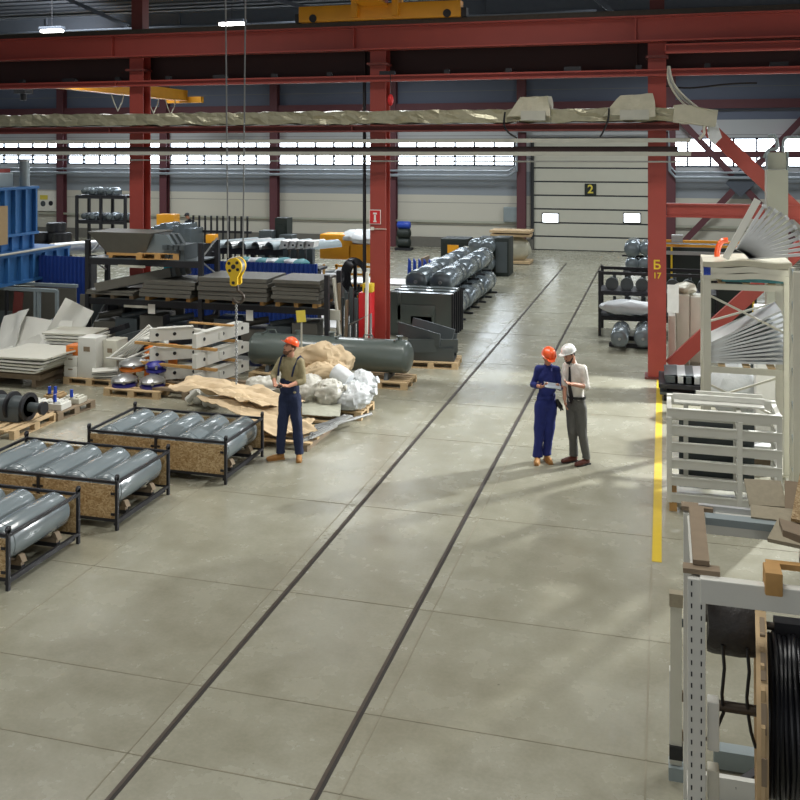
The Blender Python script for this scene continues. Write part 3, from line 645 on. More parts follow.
# long low pallet with profiles and paper sheets in front of the bags
lp = T('long_pallet', 'long low wooden skid with loose steel profiles at the aisle behind the man', 'pallet', (-6.05, 14.75, 0))
A = F(307, 446); B = F(348, 416)
for x in (-1.0, -.2, .55): MB().box((x, 0, .05), (.1, 1.35, .1)).build('bearer', 'woodd', lp, smooth=False)
for y in (-.6, -.3, 0, .3, .6): MB().box((-.2, y, .115), (1.7, .1, .03)).build('deck_board', 'wood', lp, smooth=False)
def drape(lab, pts4, m, name='kraft_sheet', amp=.05, seed=0, z=None, sag=.0, th=.012, cat='sheet'):
    """a sheet spanning four corner points given in the place"""
    a, b_, c, d = [Vector(q) for q in pts4]; o = (a+b_+c+d)/4
    def fn(u, v):
        q = a*(1-u)*(1-v)+b_*u*(1-v)+c*u*v+d*(1-u)*v-o
        q.z += noise.noise(Vector((u*4+seed, v*4, seed)))*amp+(.3-abs(noise.noise(Vector((u*7-v*5+seed, v*3+u, 2)))))*amp*.9+math.sin(u*PI)*sag+abs(noise.noise(Vector((u*9, v*7+seed, 1))))*amp*.5
        return q
    return one(name, MB().sheet(fn, 40, 26, th), m, lab, cat, loc=o, ang=25)
drape('wide sheet of tan kraft paper draped left of the man over white parts', [F(168, 389, .62), F(262, 408, .5), (-5.98, 15.35, .42), F(190, 378, .55)], 'kraft', amp=.1, seed=2, sag=.08)
drape('tan kraft paper sloping down beside the man towards the crate', [F(196, 397, .55), F(272, 436, .22), F(318, 432, .18), F(268, 399, .5)], 'kraft', amp=.06, seed=5, sag=.05)
drape('tan kraft paper lying on the long skid right of the man', [(-6.55, 14.35, .17), (-5.7, 14.35, .17), (-5.7, 15.1, .2), (-6.5, 15.1, .2)], 'kraft', amp=.05, seed=8)
drape('pale grey cardboard sheet between the bags and the skid', [F(302, 415, .22), F(340, 417, .2), F(341, 404, .3), F(302, 401, .32)], 'duct', name='cardboard_sheet', amp=.015, seed=9)
for k in range(7):
    y0 = 14.25+k*.14; x = -5.42+random.uniform(-.05, .05)
    m = MB().prism([(-.03, 0), (.03, 0), (.03, .035), (.022, .035), (.022, .006), (-.022, .006), (-.022, .035), (-.03, .035)], (-.12+.1*math.sin(k), -.38, 0), (.12-.05*math.cos(k*2), .38, 0))
    one('steel_profile', m, 'steel', 'bare steel channel profile, %s from the front on the skid edge' % ['first', 'second', 'third', 'fourth', 'fifth', 'sixth', 'seventh'][k], 'profile', 'loose steel profiles on the skid', loc=(x, y0+.25, .132+.018*(k % 3)), smooth=False)
one('steel_tube', MB().tube([(-.25, -.35, 0), (.25, .4, .04)], .025, 10), 'steel', 'shiny round tube lying by the pallet corner right of the man', 'tube', loc=(-5.15, 15.35, .16))
# ================================================================== WHITE MACHINE FRAMES (stack with slats)
Y = 16.9
def beam_frame(lab, c, L, h=.2, rz=0, g='white machine beams stacked on slats'):
    p = T('machine_beam', lab, 'beam', c, rz, g)
    prof = [(-L/2, 0), (L/2, 0), (L/2, h*.75), (L/2-.12, h*.8), (L/2-.3, h), (-L/2, h)]
    MB().prism([(x, z) for x, z in prof], (0, .05, 0), (0, -.05, 0)).box((0, -.0, h+.0), (L*.7, .16, .015)).build('beam_body', 'white', p, smooth=False)
    for x in (-L*.36, -.02, L*.36): MB().cyl((x, -.056, h*.5), (x, -.05, h*.5), .035, n=14).build('hole_rim', 'black', p)
    return p
L0 = [('top', 1.0), ('middle', .61), ('bottom', .22)]
XB_ = -8.5
for nm, z in L0:
    beam_frame('white perforated machine beam, %s layer, end towards the aisle' % nm, (XB_, 17.25, z), 1.75, .27, math.radians(80))
    beam_frame('white perforated machine beam, %s layer, left side' % nm, (XB_-.92, 17.05, z), 1.0, .25, math.radians(35))
    one('cross_member', MB().bar((-.5, .1, 0), (.5, -.12, 0), .12, .14), 'white', 'white cross member lying between the beams, %s layer' % nm, 'beam', 'white cross members', loc=(XB_-.45, 17.25, z+.12), smooth=False)
    one('timber_strip', MB().bar((-.95, .1, 0), (.95, -.12, 0), .07, .05), 'woody', 'pine slat under the %s layer of white beams' % nm, 'slat', 'pine slats between white beams', loc=(XB_-.75, 16.75, z-.06), smooth=False)
    one('timber_strip', MB().bar((-.95, .1, 0), (.95, -.1, 0), .07, .05), 'woody', 'rear pine slat under the %s layer of white beams' % nm, 'slat', 'pine slats between white beams', loc=(XB_-.75, 17.6, z-.06), smooth=False)
one('timber_strip', MB().bar((-.4, .05, 0), (.6, -.05, 0), .08, .03), 'woody', 'pine slat on top of the white beam stack', 'slat', 'pine slats between white beams', loc=(XB_-.35, 17.3, 1.3), smooth=False)
sk = T('skid', 'wooden skid under the stacked white machine beams', 'skid', (atY(198, 380, Y).x, Y, 0))
for x in (-.8, 0, .8): MB().box((x, 0, .07), (.12, 1.1, .14)).build('bearer', 'woodd', sk, smooth=False)
for y in (-.45, 0, .45): MB().box((0, y, .165), (1.9, .14, .05)).build('deck_board', 'woodd', sk, smooth=False)
for k, (px, py, yy) in enumerate(((198, 380, 16.15), (208, 377, 16.1), (214, 389, 16.0))):
    c = atY(px, py, yy); m = MB().ell((0, 0, 0), (.16, .14, .2), n=14).box((.05, -.05, .05), (.2, .2, .22), rz=.4).cyl((-.15, -.1, -.1), (.1, -.16, .12), .07, n=12).rough(.02, 8, k)
    one('casting', m, 'white', ['white cast bracket standing left in front of the beams', 'white cast housing leaning on the beam stack', 'small white casting low in front of the beams'][k], 'casting', 'white castings', loc=(c.x, c.y, (.2, .24, .2)[k]))
# ================================================================== PALLETS WITH BOXES AND VALVE HEADS
px0 = F(62, 388); Yp = 17.0
A = F(80, 388); B = F(130, 399)
pa = make_pallet('pallet under the white boxes', (F(86, 386).x+.05, F(86, 386).y+.42, 0), 0)
pb = make_pallet('pallet under the violet and silver valve heads', (F(130, 398).x, F(130, 398).y+.42, 0), 0)
bx = pa.location
def boxm(lab, c, s, m='beige', rz=0, name='carton', cat='box', group='pale boxes on the pallet'):
    p = T(name, lab, cat, c, rz, group); MB().box((0, 0, s[2]/2), s, bev=.012).build('box_body', m, p)
    MB().box((0, -s[1]/2-.002, s[2]*.72), (s[0]*.35, .006, s[2]*.12)).build('hand_hole', 'woodd', p, smooth=False); return p
boxm('lower white box of the stack at the pallet corner', (bx.x-.45, bx.y-.2, PT), (.3, .34, .22), 'white'); boxm('second white box on the corner stack', (bx.x-.45, bx.y-.2, PT+.225), (.3, .34, .2), 'white')
boxm('orange-brown box on the white corner boxes', (bx.x-.47, bx.y-.15, PT+.43), (.27, .3, .2), 'orange')
boxm('tall white carton in the middle of the pallet', (bx.x-.08, bx.y-.15, PT), (.42, .4, .82), 'white')
boxm('white carton right of the tall one', (bx.x+.3, bx.y+.1, PT), (.32, .42, .74), 'beige')
for k in range(4):
    c = (bx.x+.32, bx.y-.25-.02*k, PT+.03+.05*k); one('metal_plate', MB().box((0, 0, 0), (.5, .22, .03), rx=.12, rz=.2*k), 'white' if k % 2 else 'steel', 'thin metal plate on the pallet before the carton, %s up' % ['lowest', 'second', 'third', 'fourth'][k], 'plate', 'plates beside the cartons', loc=c, smooth=False)
bx = pb.location
def valve(lab, c, r, top='steel', base='violet'):
    p = T('valve_head', lab, 'valve', c, 0, 'round valve heads on the pallet')
    MB().ax([(0, 0), (r, 0), (r, .05), (r*.8, .07), (r*.8, .1)], (0, 0, 0), (0, 0, 1), 24).build('base_flange', base, p)
    MB().ax([(0, .09), (r*1.05, .1), (r*1.05, .13), (r*.9, .17), (r*.5, .22), (r*.2, .24), (0, .24)], (0, 0, 0), (0, 0, 1), 24).build('cover_dome', top, p)
    for k in range(6): a = k*PI/3; MB().cyl((r*1.1*math.cos(a), r*1.1*math.sin(a), .08), (r*1.1*math.cos(a), r*1.1*math.sin(a), .15), .025, n=8).build('clamp_bolt', 'steel', p)
valve('silver domed valve head with violet flange, front left on the pallet', (bx.x-.32, bx.y-.1, PT), .24)
valve('silver domed valve head with violet flange, front right on the pallet', (bx.x+.27, bx.y-.05, PT), .24)
valve('violet valve head at the back of the pallet', (bx.x+.2, bx.y+.22, PT+.245), .2, 'violet', 'violet')
valve('flat silver head stacked at the back left of the pallet', (bx.x-.32, bx.y+.25, PT+.245), .28, 'steel', 'orange')
c = Vector((bx.x+.1, bx.y+.75, 0))
m = MB()
c = Vector((bx.x-.2, bx.y+.62, 0))
for k in range(6):
    d_ = k*.07; m.tube([(-.75+d_, -.25+.05*k, .55), (-.25+d_*.8, -.12, .95), (.0+d_*.6, 0, 1.2-.05*k), (.2+d_*.5, .1, .95), (.38+d_*.3, .05-.06*k, .5)], .034, 6)
for k in range(4): m.tube([(-.6+.3*k, -.3, .55+.03*k), (-.2+.25*k, .3, .8-.05*k)], .022, 6)
m.tube([(-.8, -.3, .56), (.5, -.3, .56)], .024, 6); m.tube([(-.8, .2, .56), (.5, .2, .56)], .024, 6)
rp = T('bent_tubes', 'tangle of bent white tubes rising behind the valve heads', 'tubes', c)
m.build('bent_tube', 'white', rp)['kind'] = 'stuff'
for x in (-.5, .4): MB().box((x, 0, .3), (.05, .05, .6)).build('post', 'white', rp, smooth=False)
one('wooden_crate', MB().box((0, 0, .35), (.5, .5, .7), bev=.01), 'orange', 'orange-brown wooden box behind the white bent tubes', 'box', loc=(bx.x-.2, bx.y+1.1, 0))
# ================================================================== SHEET PACKAGES AND CRUMPLED PANELS (far left)
p = T('panel_stack', 'stack of beige folded panels projecting over a pallet at the left', 'panels', F(30, 388)+V(-.45, .5, 0), 0)
for k in range(5):
    z = .34+k*.07
    def fn(u, v, k=k): return ((u-.5)*1.6+(.07*k if v < .5 else .07*k+.06), (v-.5)*1.3, z+.01*math.sin(u*3+k)+(.05 if u > .9 else 0))
    MB().sheet(fn, 10, 3, .035).build('folded_panel', 'white' if k % 2 else 'beige', p, smooth=False)
MB().box((0, 0, .2), (1.3, .9, .1)).box((-.5, 0, .075), (.1, .9, .15)).box((.5, 0, .075), (.1, .9, .15)).box((0, 0, .28), (1.2, .8, .08)).build('wooden_base', 'woodd', p, smooth=False)
p2 = F(75, 372)
p = T('panel_stack', 'upper pale panels resting behind the folded stack beside the tall carton', 'panels', (p2.x-.1, p2.y+.3, 0))
for k in range(4): MB().box((-.05*k, .03*k, .62+.06*k), (1.15, .8, .035), rz=.03*k).build('panel', 'beige' if k % 2 else 'white', p, smooth=False)
for x in (-.45, .45): MB().box((x, 0, .3), (.1, .7, .6)).build('trestle', 'woodd', p, smooth=False)
def crump(lab, c, s, rot, seed):
    a, b_ = s
    def fn(u, v):
        q = Vector(((u-.5)*a, (v-.5)*b_, 0)); q.z = .12*noise.noise(Vector((u*2.2+seed, v*2.2, 0)))+.1*abs(u-.5); return q
    m = MB().sheet(fn, 8, 6, .02)
    m._x(m.b.verts, Euler(rot).to_matrix().to_4x4()); 
    zm = min(v.co.z for v in m.b.verts)
    return one('bent_sheet', m, 'white', lab, 'panel', 'bent white sheet metal panels', loc=(c[0], c[1], c[2]-zm), ang=20)
q = F(20, 372)
crump('large bent white metal panel leaning left of the panel stack', (q.x, q.y+.7, .0), (1.2, 1.1), (1.0, .1, .3), 1)
crump('pointed bent white panel standing upright behind the others', (q.x+.35, q.y+1.1, 0), (.7, 1.3), (1.3, .5, .5), 4)
crump('bent white panel at the left image edge', (q.x-.75, q.y+.6, 0), (.9, 1.2), (1.0, -.3, -.3), 6)
crump('bent white panel lying folded over the front of the heap', (q.x-.2, q.y+.25, 0), (1.1, .6), (.7, -.25, .9), 9)
# ================================================================== PALLET WITH BLACK MACHINE PART / pallet with white parts
q = F(15, 437)
pm = make_pallet('pallet with the black machine part at the left edge', (q.x-.35, q.y+.45, 0), PI/2, 'wood', 1.2, .9)
p = T('machine_part', 'black flanged gearbox lying on the pallet at the left edge', 'machine', (q.x-.3, q.y+.45, PT))
MB().cyl((-.4, 0, .24), (.25, 0, .24), .17, n=24).box((-.1, 0, .12), (.5, .34, .24), bev=.02).build('housing', 'dgrey', p)
for x in (-.42, -.12, .2): MB().cyl((x, 0, .24), (x+.05, 0, .24), .24, n=28).build('flange', 'black', p)
MB().cyl((.2, 0, .24), (.55, -.02, .24), .08, n=18).build('output_shaft', 'dgrey', p); MB().cyl((.5, -.02, .24), (.56, -.02, .24), .11, n=20).build('shaft_collar', 'black', p)
q = F(58, 419)
pw = make_pallet('weathered grey pallet with white machine parts and blue plugs', (q.x-.25, q.y+.4, 0), PI/2-.1, 'woodd', 1.0, .8)
for k, (dx, dy, s, mm, lb) in enumerate(((-.25, -.2, (.42, .3, .09), 'white', 'flat white machined block front left on the grey pallet'), (.15, -.25, (.34, .3, .12), 'white', 'ribbed white block at the front right of the grey pallet'), (-.2, .15, (.3, .3, .14), 'card', 'cardboard tray at the back of the grey pallet'), (.18, .2, (.36, .26, .1), 'beige', 'beige block at the back of the grey pallet'))):
    m = MB().box((0, 0, s[2]/2), s, bev=.015)
    for j in range(3): m.box((-s[0]*.3+j*s[0]*.3, 0, s[2]+.012), (.05, s[1]*.8, .03))
    one('machine_block', m, mm, lb, 'block', loc=(q.x-.25+dx, q.y+.4+dy, PT), smooth=False)
for k, (dx, dy) in enumerate(((.15, -.3), (.18, .15), (-.25, .1), (-.15, .13))):
    one('blue_plug', MB().cyl((0, 0, 0), (0, 0, .13), .035, .028, n=10), 'blues', 'small blue plastic cap standing on the grey pallet parts, %s' % ['centre', 'right side', 'left rear', 'rear middle'][k], 'cap', 'blue caps on the parts', loc=(q.x-.25+dx, q.y+.35+dy, PT+(.145, .125, .165, .165)[k]))
# ================================================================== STORAGE RACKS (black) behind the tank
FY, RY = 19.25, 20.05
xs = [atY(88, 300, FY).x, atY(201, 300, FY).x, atY(327, 300, FY).x]
hT = atY(201, 265, FY).z; hM = atY(201, 306, FY).z; hP = atY(203, 243, FY).z
rk = T('storage_rack', 'black steel storage rack with steel sheets, in front of the blue fence', 'rack', (xs[1], (FY+RY)/2, 0))
def rl(x, y, z): return (x-xs[1], y-(FY+RY)/2, z)
for i, x in enumerate(xs):
    for y in (FY, RY): MB().box(rl(x, y, hP/2 if i < 2 else 1.05), (.1, .1, hP if i < 2 else 2.1)).build('upright', 'black', rk, smooth=False)
for h, a, b_ in ((hT, xs[0], xs[1]), (hM, xs[0], xs[1]), (hM, xs[1], xs[2]), (.32, xs[0], xs[1]), (.32, xs[1], xs[2])):
    for y in (FY, RY): MB().box(rl((a+b_)/2, y, h), (b_-a-.1, .07, .14)).build('load_beam', 'black', rk, smooth=False)
    MB().box(rl((a+b_)/2, (FY+RY)/2, h+.08), (b_-a-.1, RY-FY+.05, .03)).build('shelf_deck', 'dgrey', rk, smooth=False)
for x in xs[:2]:
    for a, b_ in (((FY, 2.35), (RY, 2.75)), ((FY, 2.3), (RY, 1.9)), ((FY, .5), (RY, 1.2))): MB().bar(rl(x, a[0], a[1]), rl(x, b_[0], b_[1]), .03).build('diagonal_brace', 'steel', rk, smooth=False)
def tagp(px0, px1, py0, py1, lb, m='paper'):
    a = atY(px0, py0, FY-.06); b_ = atY(px1, py1, FY-.06)
    one('paper_label', MB().box((0, 0, 0), (b_.x-a.x, .006, a.z-b_.z)), m, lb, 'label', 'paper labels hanging on the racks', loc=((a.x+b_.x)/2, FY-.055, (a.z+b_.z)/2), smooth=False)
tagp(148, 155, 304, 314, 'blank white card hanging from the rack beam, left bay'); tagp(246, 253, 310, 321, 'blank white card hanging from the rack beam, right bay')
def strip_l(px0, px1, py, lb):
    a = atY(px0, py, FY-.05); b_ = atY(px1, py+1.5, FY-.05)
    one('label_strip', MB().box((0, 0, 0), (b_.x-a.x, .02, .055)), 'beige', lb, 'strip', 'pale strips on the rack beams', loc=((a.x+b_.x)/2, FY-.05, a.z-.02), smooth=False)
strip_l(118, 145, 265, 'pale strip on the upper rack beam'); strip_l(124, 148, 305, 'pale strip on the middle rack beam')
def sheets(lb, x0, x1, z0, n, th, Y=19.65, D=1.15, m='sheet', skew=.05, on=True):
    p = T('sheet_stack', lb, 'metal sheets', ((x0+x1)/2, Y, z0), 0, 'stacks of steel sheets on the rack')
    L = x1-x0
    for k in range(n):
        MB().box((random.uniform(-skew, skew), random.uniform(-skew, skew), th*(k+.5)+.09), (L, D, th*.86), rz=random.uniform(-.02, .02)).build('steel_sheet', m, p, smooth=False)
    for x in (-L*.4, 0, L*.4): MB().box((x, 0, .045), (.1, D*.9, .09)).build('wooden_bearer', 'woody' if on else 'woodd', p, smooth=False)
    return p
zm = hM+.095
def X_(px, Y=19.3): return atY(px, 300, Y).x
sheets('wide stack of grey-brown steel sheets behind the hanging chain', X_(204), X_(272), zm, 5, .1)
sheets('stack of grey-brown steel sheets on a wooden bearer at the right end of the rack', X_(276), X_(322), zm, 6, .085)
sheets('dark sheet stack on the middle shelf, right part of the left bay', X_(146), X_(197), zm, 4, .09)
sheets('thin dark sheets on the middle shelf at the left upright', X_(93), X_(140), zm, 2, .05, on=False)
for k in range(5):
    m = MB().prism([(-.07, -.1), (.07, -.1), (.07, .1), (.05, .1), (.05, -.08), (-.05, -.08), (-.05, .1), (-.07, .1)], (-.85, -.3, .02), (.75, .25, .36))
    one('channel_beam', m, 'dgrey' if k % 2 else 'sheet', 'grey steel channel lying slanted over the left sheets, %s from the front' % ['first', 'second', 'third', 'fourth', 'fifth'][k], 'channel', 'slanted grey channels on the rack', loc=(X_(136)+.05*k, 19.3+.14*k, zm+.24), smooth=False)
zt = hT+.095
# hopper box and angled hoods on top deck
p = T('hopper', 'dark grey-green hopper body standing on the top deck of the rack', 'hopper', (X_(127), 19.6, zt+.0))
w0, w1 = 1.0, 1.5
m = MB(); b0 = [(-w0/2, -.35), (w0/2, -.35), (w0/2, .35), (-w0/2, .35)]; t0 = [(-w1/2-.15, -.5), (w1/2, -.5), (w1/2, .5), (-w1/2-.15, .5)]
A = [m.b.verts.new((x, y, .12)) for x, y in b0]; B = [m.b.verts.new((x, y, .6)) for x, y in t0]
m.b.faces.new(A[::-1]); m.b.faces.new(B)
for i in range(4): m.b.faces.new((A[i], A[(i+1) % 4], B[(i+1) % 4], B[i]))
m.build('hopper_body', 'sheet', p, smooth=False); MB().box((0, 0, .09), (1.0, .7, .06)).box((-.4, 0, .03), (.1, .7, .06)).box((.4, 0, .03), (.1, .7, .06)).build('wooden_base', 'woody', p, smooth=False)
pz = make_pallet('pallet on the top deck under the angled grey hoods', (X_(152)+.15, 19.55, zt), .18, 'woody', 1.0, .8, 'pallets on the racks')
for k in range(3):
    m = MB().prism([(-.55, 0), (.45, 0), (.62, .32), (.5, .45), (-.25, .42)], (.0, -.06, 0), (0, .06, 0))
    one('machine_hood', m, 'dgrey' if k else 'grey', 'angled grey hood panel on the rack pallet, %s' % ['front', 'middle', 'rear'][k], 'hood', 'grey hoods on the rack top', loc=(X_(152)+.15+.05*k, 19.3+.16*k, zt+PT), smooth=False)
for k in range(4):
    m = MB().box((0, 0, .17), (.1, .6, .34)).box((0, -.32, .28), (.16, .1, .1))
    one('upright_plate', m, 'dgrey', 'dark upright panel on the rack top right of the hoods, %s' % ['first', 'second', 'third', 'fourth'][k], 'panel', 'upright panels on the rack top', loc=(X_(172)+.13*k-.1, 19.55, zt), smooth=False)
# low shelf and floor clutter of the rack
for k in range(9):
    x = xs[0]+.35+k*.62; 
    one('dark_part', MB().box((0, 0, .2+.05*(k%3)), (.56, .7, .4+.1*(k%3)), rz=random.uniform(-.3, .3)).cyl((-.2, -.2, .5), (.25, .1, .56), .08, n=12), 'dgrey' if k % 2 else 'sheet', 'dark steel part on the bottom shelf of the rack, %s from the left' % ['first', 'second', 'third', 'fourth', 'fifth', 'sixth', 'seventh', 'eighth', 'ninth'][k], 'steel part', 'dark parts on the bottom shelf', loc=(x, 19.65, .415), smooth=False)
for k in range(6):
    a = X_(60+k*22)
    m = MB().bar((-1.0, 0, .1), (1.0, .2, .75-.06*k), .22, .12); 
    one('steel_bar', m, ['black', 'dgrey', 'sheet'][k % 3], 'dark bar leaning in the clutter before the left rack bay, %s from the left' % ['first', 'second', 'third', 'fourth', 'fifth', 'sixth'][k], 'bar', 'dark bars in front of the rack', loc=(a+1.0, 18.75-.08*k, .07+.0*k), smooth=False)
boxes = [((61, 322), .75, .6, .7, 'dark motor housing on the floor below the blue fence'), ((78, 330), .5, .5, .5, 'dark dented drum box beside the left rack upright'), ((70, 340), .8, .4, .35, 'olive grey sheet metal box left of the rack')]
for (px, py), a, b_, c_, lb in boxes:
    q = F(px, py+18); q = Vector((q.x, min(q.y, 19.9), 0)); q = atY(px, 0, 19.2 if px > 65 else 19.9); 
    p = T('motor_housing', lb, 'machine', (q.x, q.y, 0)); MB().box((0, 0, c_/2), (a*.7, b_*.7, c_), bev=.04).build('housing', 'dgrey', p); MB().cyl((-.1, -b_*.36, c_*.6), (-.1, -b_*.5, c_*.6), c_*.3, n=20).build('round_cover', 'black', p)
for k in range(7):
    one('dark_plate', MB().box((0, 0, .62), (.72, .04, 1.25), rx=-.06), ['sheet', 'dgrey', 'black'][k % 3], 'dark steel plate standing behind the left rack bay, %s from the left' % ['first', 'second', 'third', 'fourth', 'fifth', 'sixth', 'seventh'][k], 'plate', 'dark plates behind the rack', loc=(X_(92+k*13, 20.3), 20.32, 0), smooth=False)
# cyan cover and white drum
q = atY(167, 275, 20.45); cc = T('cyan_cover', 'bright cyan cover on a dark post behind the left bay of the rack', 'cover', (q.x, 20.65, 0)); MB().box((0, 0, 1.82), (.26, .3, .4), bev=.03).build('cover_shell', 'cyan', cc); MB().box((0, 0, .81), (.12, .12, 1.62)).build('post', 'black', cc, smooth=False)
q = atY(163, 322, 20.6); one('white_drum', MB().ax([(0, 0), (.17, 0), (.17, .75), (.12, .85), (0, .85)], (0, 0, 0), (0, 0, 1), 20), 'plasw', 'white plastic drum behind the rack under the hanging card', 'drum', loc=(q.x, 20.75, .55))
one('drum_stand', MB().box((0, 0, .5), (.7, .5, .1)).box((-.3, 0, .22), (.06, .45, .45)).box((.3, 0, .22), (.06, .45, .45)), 'black', 'low black stand under the white drum', 'stand', loc=(q.x, 20.75, 0), smooth=False)
one('stand_base', MB().box((0, 0, .81), (.5, .5, 1.62)), 'redd', 'dark red cabinet behind the left bay of the rack', 'cabinet', loc=(atY(167, 275, 20.45).x, 20.75, 0), smooth=False) if False else None
# ================================================================== BLUE FENCES
def fence(lb, px0, px1, Yf, m, h=2.0, posts=True):
    x0, x1 = atY(px0, 300, Yf).x, atY(px1, 300, Yf).x; L = x1-x0
    p = T('corrugated_fence', lb, 'fence', ((x0+x1)/2, Yf, 0))
    n = int(L/.12)*4
    def fn(u, v):
        k = int(round(u*n)) % 4; return ((u-.5)*L, (-.025, -.025, .025, .025)[k], .06+v*(h-.06))
    MB().sheet(fn, n, 1, .006).build('corrugated_sheet', m, p, smooth=False)
    for k in range(int(L/2)+2):
        x = -L/2+L*k/(int(L/2)+1); MB().box((x, .07, h/2), (.06, .06, h)).build('fence_post', m, p, smooth=False)
    return p
fence('dark blue corrugated fence between the blue container and the rack', 35.5, 87, 21.75, 'fence', atY(60, 256, 21.75).z)
fence('bright blue corrugated fence behind the right bay of the rack', 172, 315, 21.9, 'fence', atY(250, 262, 21.9).z)
# ================================================================== BLUE CONTAINER
Yc = 22.2; XF = -16.55
z1 = atY(34, 187, Yc).z; zm_ = atY(34, 232, Yc).z; z2 = atY(34, 247, Yc).z; z3 = atY(33, 275, Yc).z
p = T('blue_container', 'tall ribbed blue steel container machine at the left edge', 'container', (XF-1.5, 20.2, 0))
def cl(x, y, z): return (x-(XF-1.5), y-20.2, z)
MB().box(cl(XF-1.5, Yc-2.4, (z1+z2)/2), (3.0, 4.8, z1-z2)).build('upper_body', 'blue', p, smooth=False)
MB().box(cl(XF-1.2, Yc-2.0, (z2+z3)/2), (3.3, 5.6, z2-z3)).build('lower_body', 'blue', p, smooth=False)
for k in range(9):
    y = Yc-.06-k*.42
    MB().box(cl(XF+.05, y, (z1+zm_)/2), (.14, .07, z1-zm_)).build('stiffening_rib', 'blue', p, smooth=False)
    MB().box(cl(XF+.04, y-.1, (z2+zm_)/2), (.1, .06, zm_-z2)).build('stiffening_rib', 'blue', p, smooth=False)
    y = Yc+.75-k*.5; MB().box(cl(XF+.5, y, (z2+z3)/2), (.12, .08, z2-z3)).build('stiffening_rib', 'blue', p, smooth=False)
for z in (z1, zm_): MB().box(cl(XF+.03, Yc-2.4, z), (.22, 4.85, .07)).build('flange_rim', 'blue', p, smooth=False)
for z in (z3, z2-.05): MB().box(cl(XF+.48, Yc-2.0, z), (.2, 5.62, .07)).build('flange_rim', 'blue', p, smooth=False)
for x in (XF-.0, XF-2.6):
    for y in (Yc+.5, Yc-4.3): MB().box(cl(x, y, z3/2), (.18, .18, z3)).build('leg', 'black', p, smooth=False)
q = atY(6, 225, 20.9); MB().box(cl(XF+.1, 20.75, q.z), (.1, .35, 1.0)).build('inspection_hatch', 'card', p, smooth=False)
one('white_pole', MB().cyl((0, -2.8, 0), (0, 2.6, 0), .03, n=10), 'beige', 'long pale pole along the front of the blue container', 'pole', loc=(XF+.62, Yc-1.9, z2+.02))
p = T('exhaust_stack', 'round galvanised pipe standing on top of the blue container', 'pipe', (atY(27, 187, 22.0).x, 21.9, z1)); MB().cyl((0, 0, 0), (0, 0, .72), .13, n=20).build('pipe_body', 'galv', p); MB().cyl((0, 0, .7), (0, 0, .74), .15, n=20).build('pipe_rim', 'steel', p)
p = T('top_machinery', 'red and grey machinery pieces on top of the blue container', 'machine', (XF-.5, 21.2, z1)); MB().box((0, 0, .2), (.6, .8, .4), bev=.03).build('machine_body', 'galv', p); MB().box((.1, 0, .46), (.12, .9, .1)).build('red_bar', 'red', p, smooth=False); MB().cyl((0.1, -.55, .0), (0.1, -.55, .6), .1, n=12).build('side_pipe', 'steel', p)
# glazed enclosure in front
Ye = 20.3
x0 = atY(-25, 300, Ye).x; x1 = atY(39, 300, Ye).x; x2 = atY(57, 300, Ye).x; zt_ = atY(40, 290, Ye).z
p = T('machine_enclosure', 'grey framed machine enclosure with open panels at the left edge', 'enclosure', (x1, Ye, 0))
for x, m_ in ((x0, 'galv'), ((x0+x1)/2, 'black'), (x1-.1, 'galv'), (x1, 'galv'), (x2, 'galv')):
    MB().box((x-x1, 0, zt_/2), (.07, .07, zt_)).build('frame_post', m_, p, smooth=False)
MB().box(((x0+x2)/2-x1, 0, zt_), (x2-x0, .08, .08)).build('top_rail', 'galv', p, smooth=False)
MB().box(((x0+x2)/2-x1, .85, zt_), (x2-x0, .08, .08)).build('top_rail', 'galv', p, smooth=False)
MB().box(((x0+x2)/2-x1, .8, zt_/2), (x2-x0, .04, zt_-.1)).build('back_panel', 'sheet', p, smooth=False)
MB().box(((x0+x1)/2-x1-.1, .0, zt_*.45), (.9, .04, .3)).build('inner_panel', 'dgrey', p, smooth=False); MB().box(((x0+x1)/2-x1+.35, -.02, zt_*.72), (.25, .04, .6), ry=.1).build('brown_plate', 'redd', p, smooth=False)
# ================================================================== CLUTTER RIGHT OF THE RACK
Yq = 19.6
for k, (px, py, ppx, ppy, w_) in enumerate(((334, 278, 343, 372, .14), (339, 283, 341, 372, .12), (347, 300, 345, 372, .1))):
    a = atY(px, py, Yq+.1*k); b_ = atY(ppx, 350, Yq+.1*k); b_.z = 0; one('wooden_plank', MB().bar(a, b_, w_, .04), 'woodd' if k else 'beige', 'upright wooden plank leaning beside the rack, %s from the left' % ['first', 'second', 'third'][k], 'plank', 'planks leaning right of the rack', smooth=False)
a = atY(331, 320, 19.2); one('wooden_board', MB().box((0, 0, 0), (.37, .03, .22)), 'beige', 'small pale board fixed across the leaning planks', 'board', loc=atY(331+1, 315, 19.35), smooth=False)
q = atY(366, 272, 19.9); one('white_post', MB().bar((q.x, q.y, 0), (q.x+.03, q.y, q.z), .09, .05), 'paper', 'white upright post left of the middle red column', 'post', smooth=False)
q = atY(298, 320, 18.9)
p = T('sign_stand', 'yellow card on a thin white stand behind the man in the orange helmet', 'sign', (atY(301.5, 320, 18.1).x, 18.1, 0)); zz = atY(301, 316, 18.1).z
MB().cyl((0, 0, 0), (0, 0, zz), .02, n=8).build('stand_pole', 'beige', p); MB().box((0, -.03, zz), (.2, .01, .24), ry=-.1).build('yellow_card', 'ylw', p, smooth=False); MB().cyl((0, 0, 0), (0, 0, .03), .14, n=16).build('stand_base', 'beige', p)
p = T('red_cabinet', 'bright red cabinet left of the middle red column', 'cabinet', (atY(366, 320, 20.1).x, 20.15, 0)); zz = atY(366, 292, 20.1).z
MB().box((0, 0, zz/2), (.27, .35, zz), bev=.015).build('cabinet_body', 'cred', p); MB().box((.08, -.185, zz*.55), (.02, .03, .12)).build('door_handle', 'black', p, smooth=False)
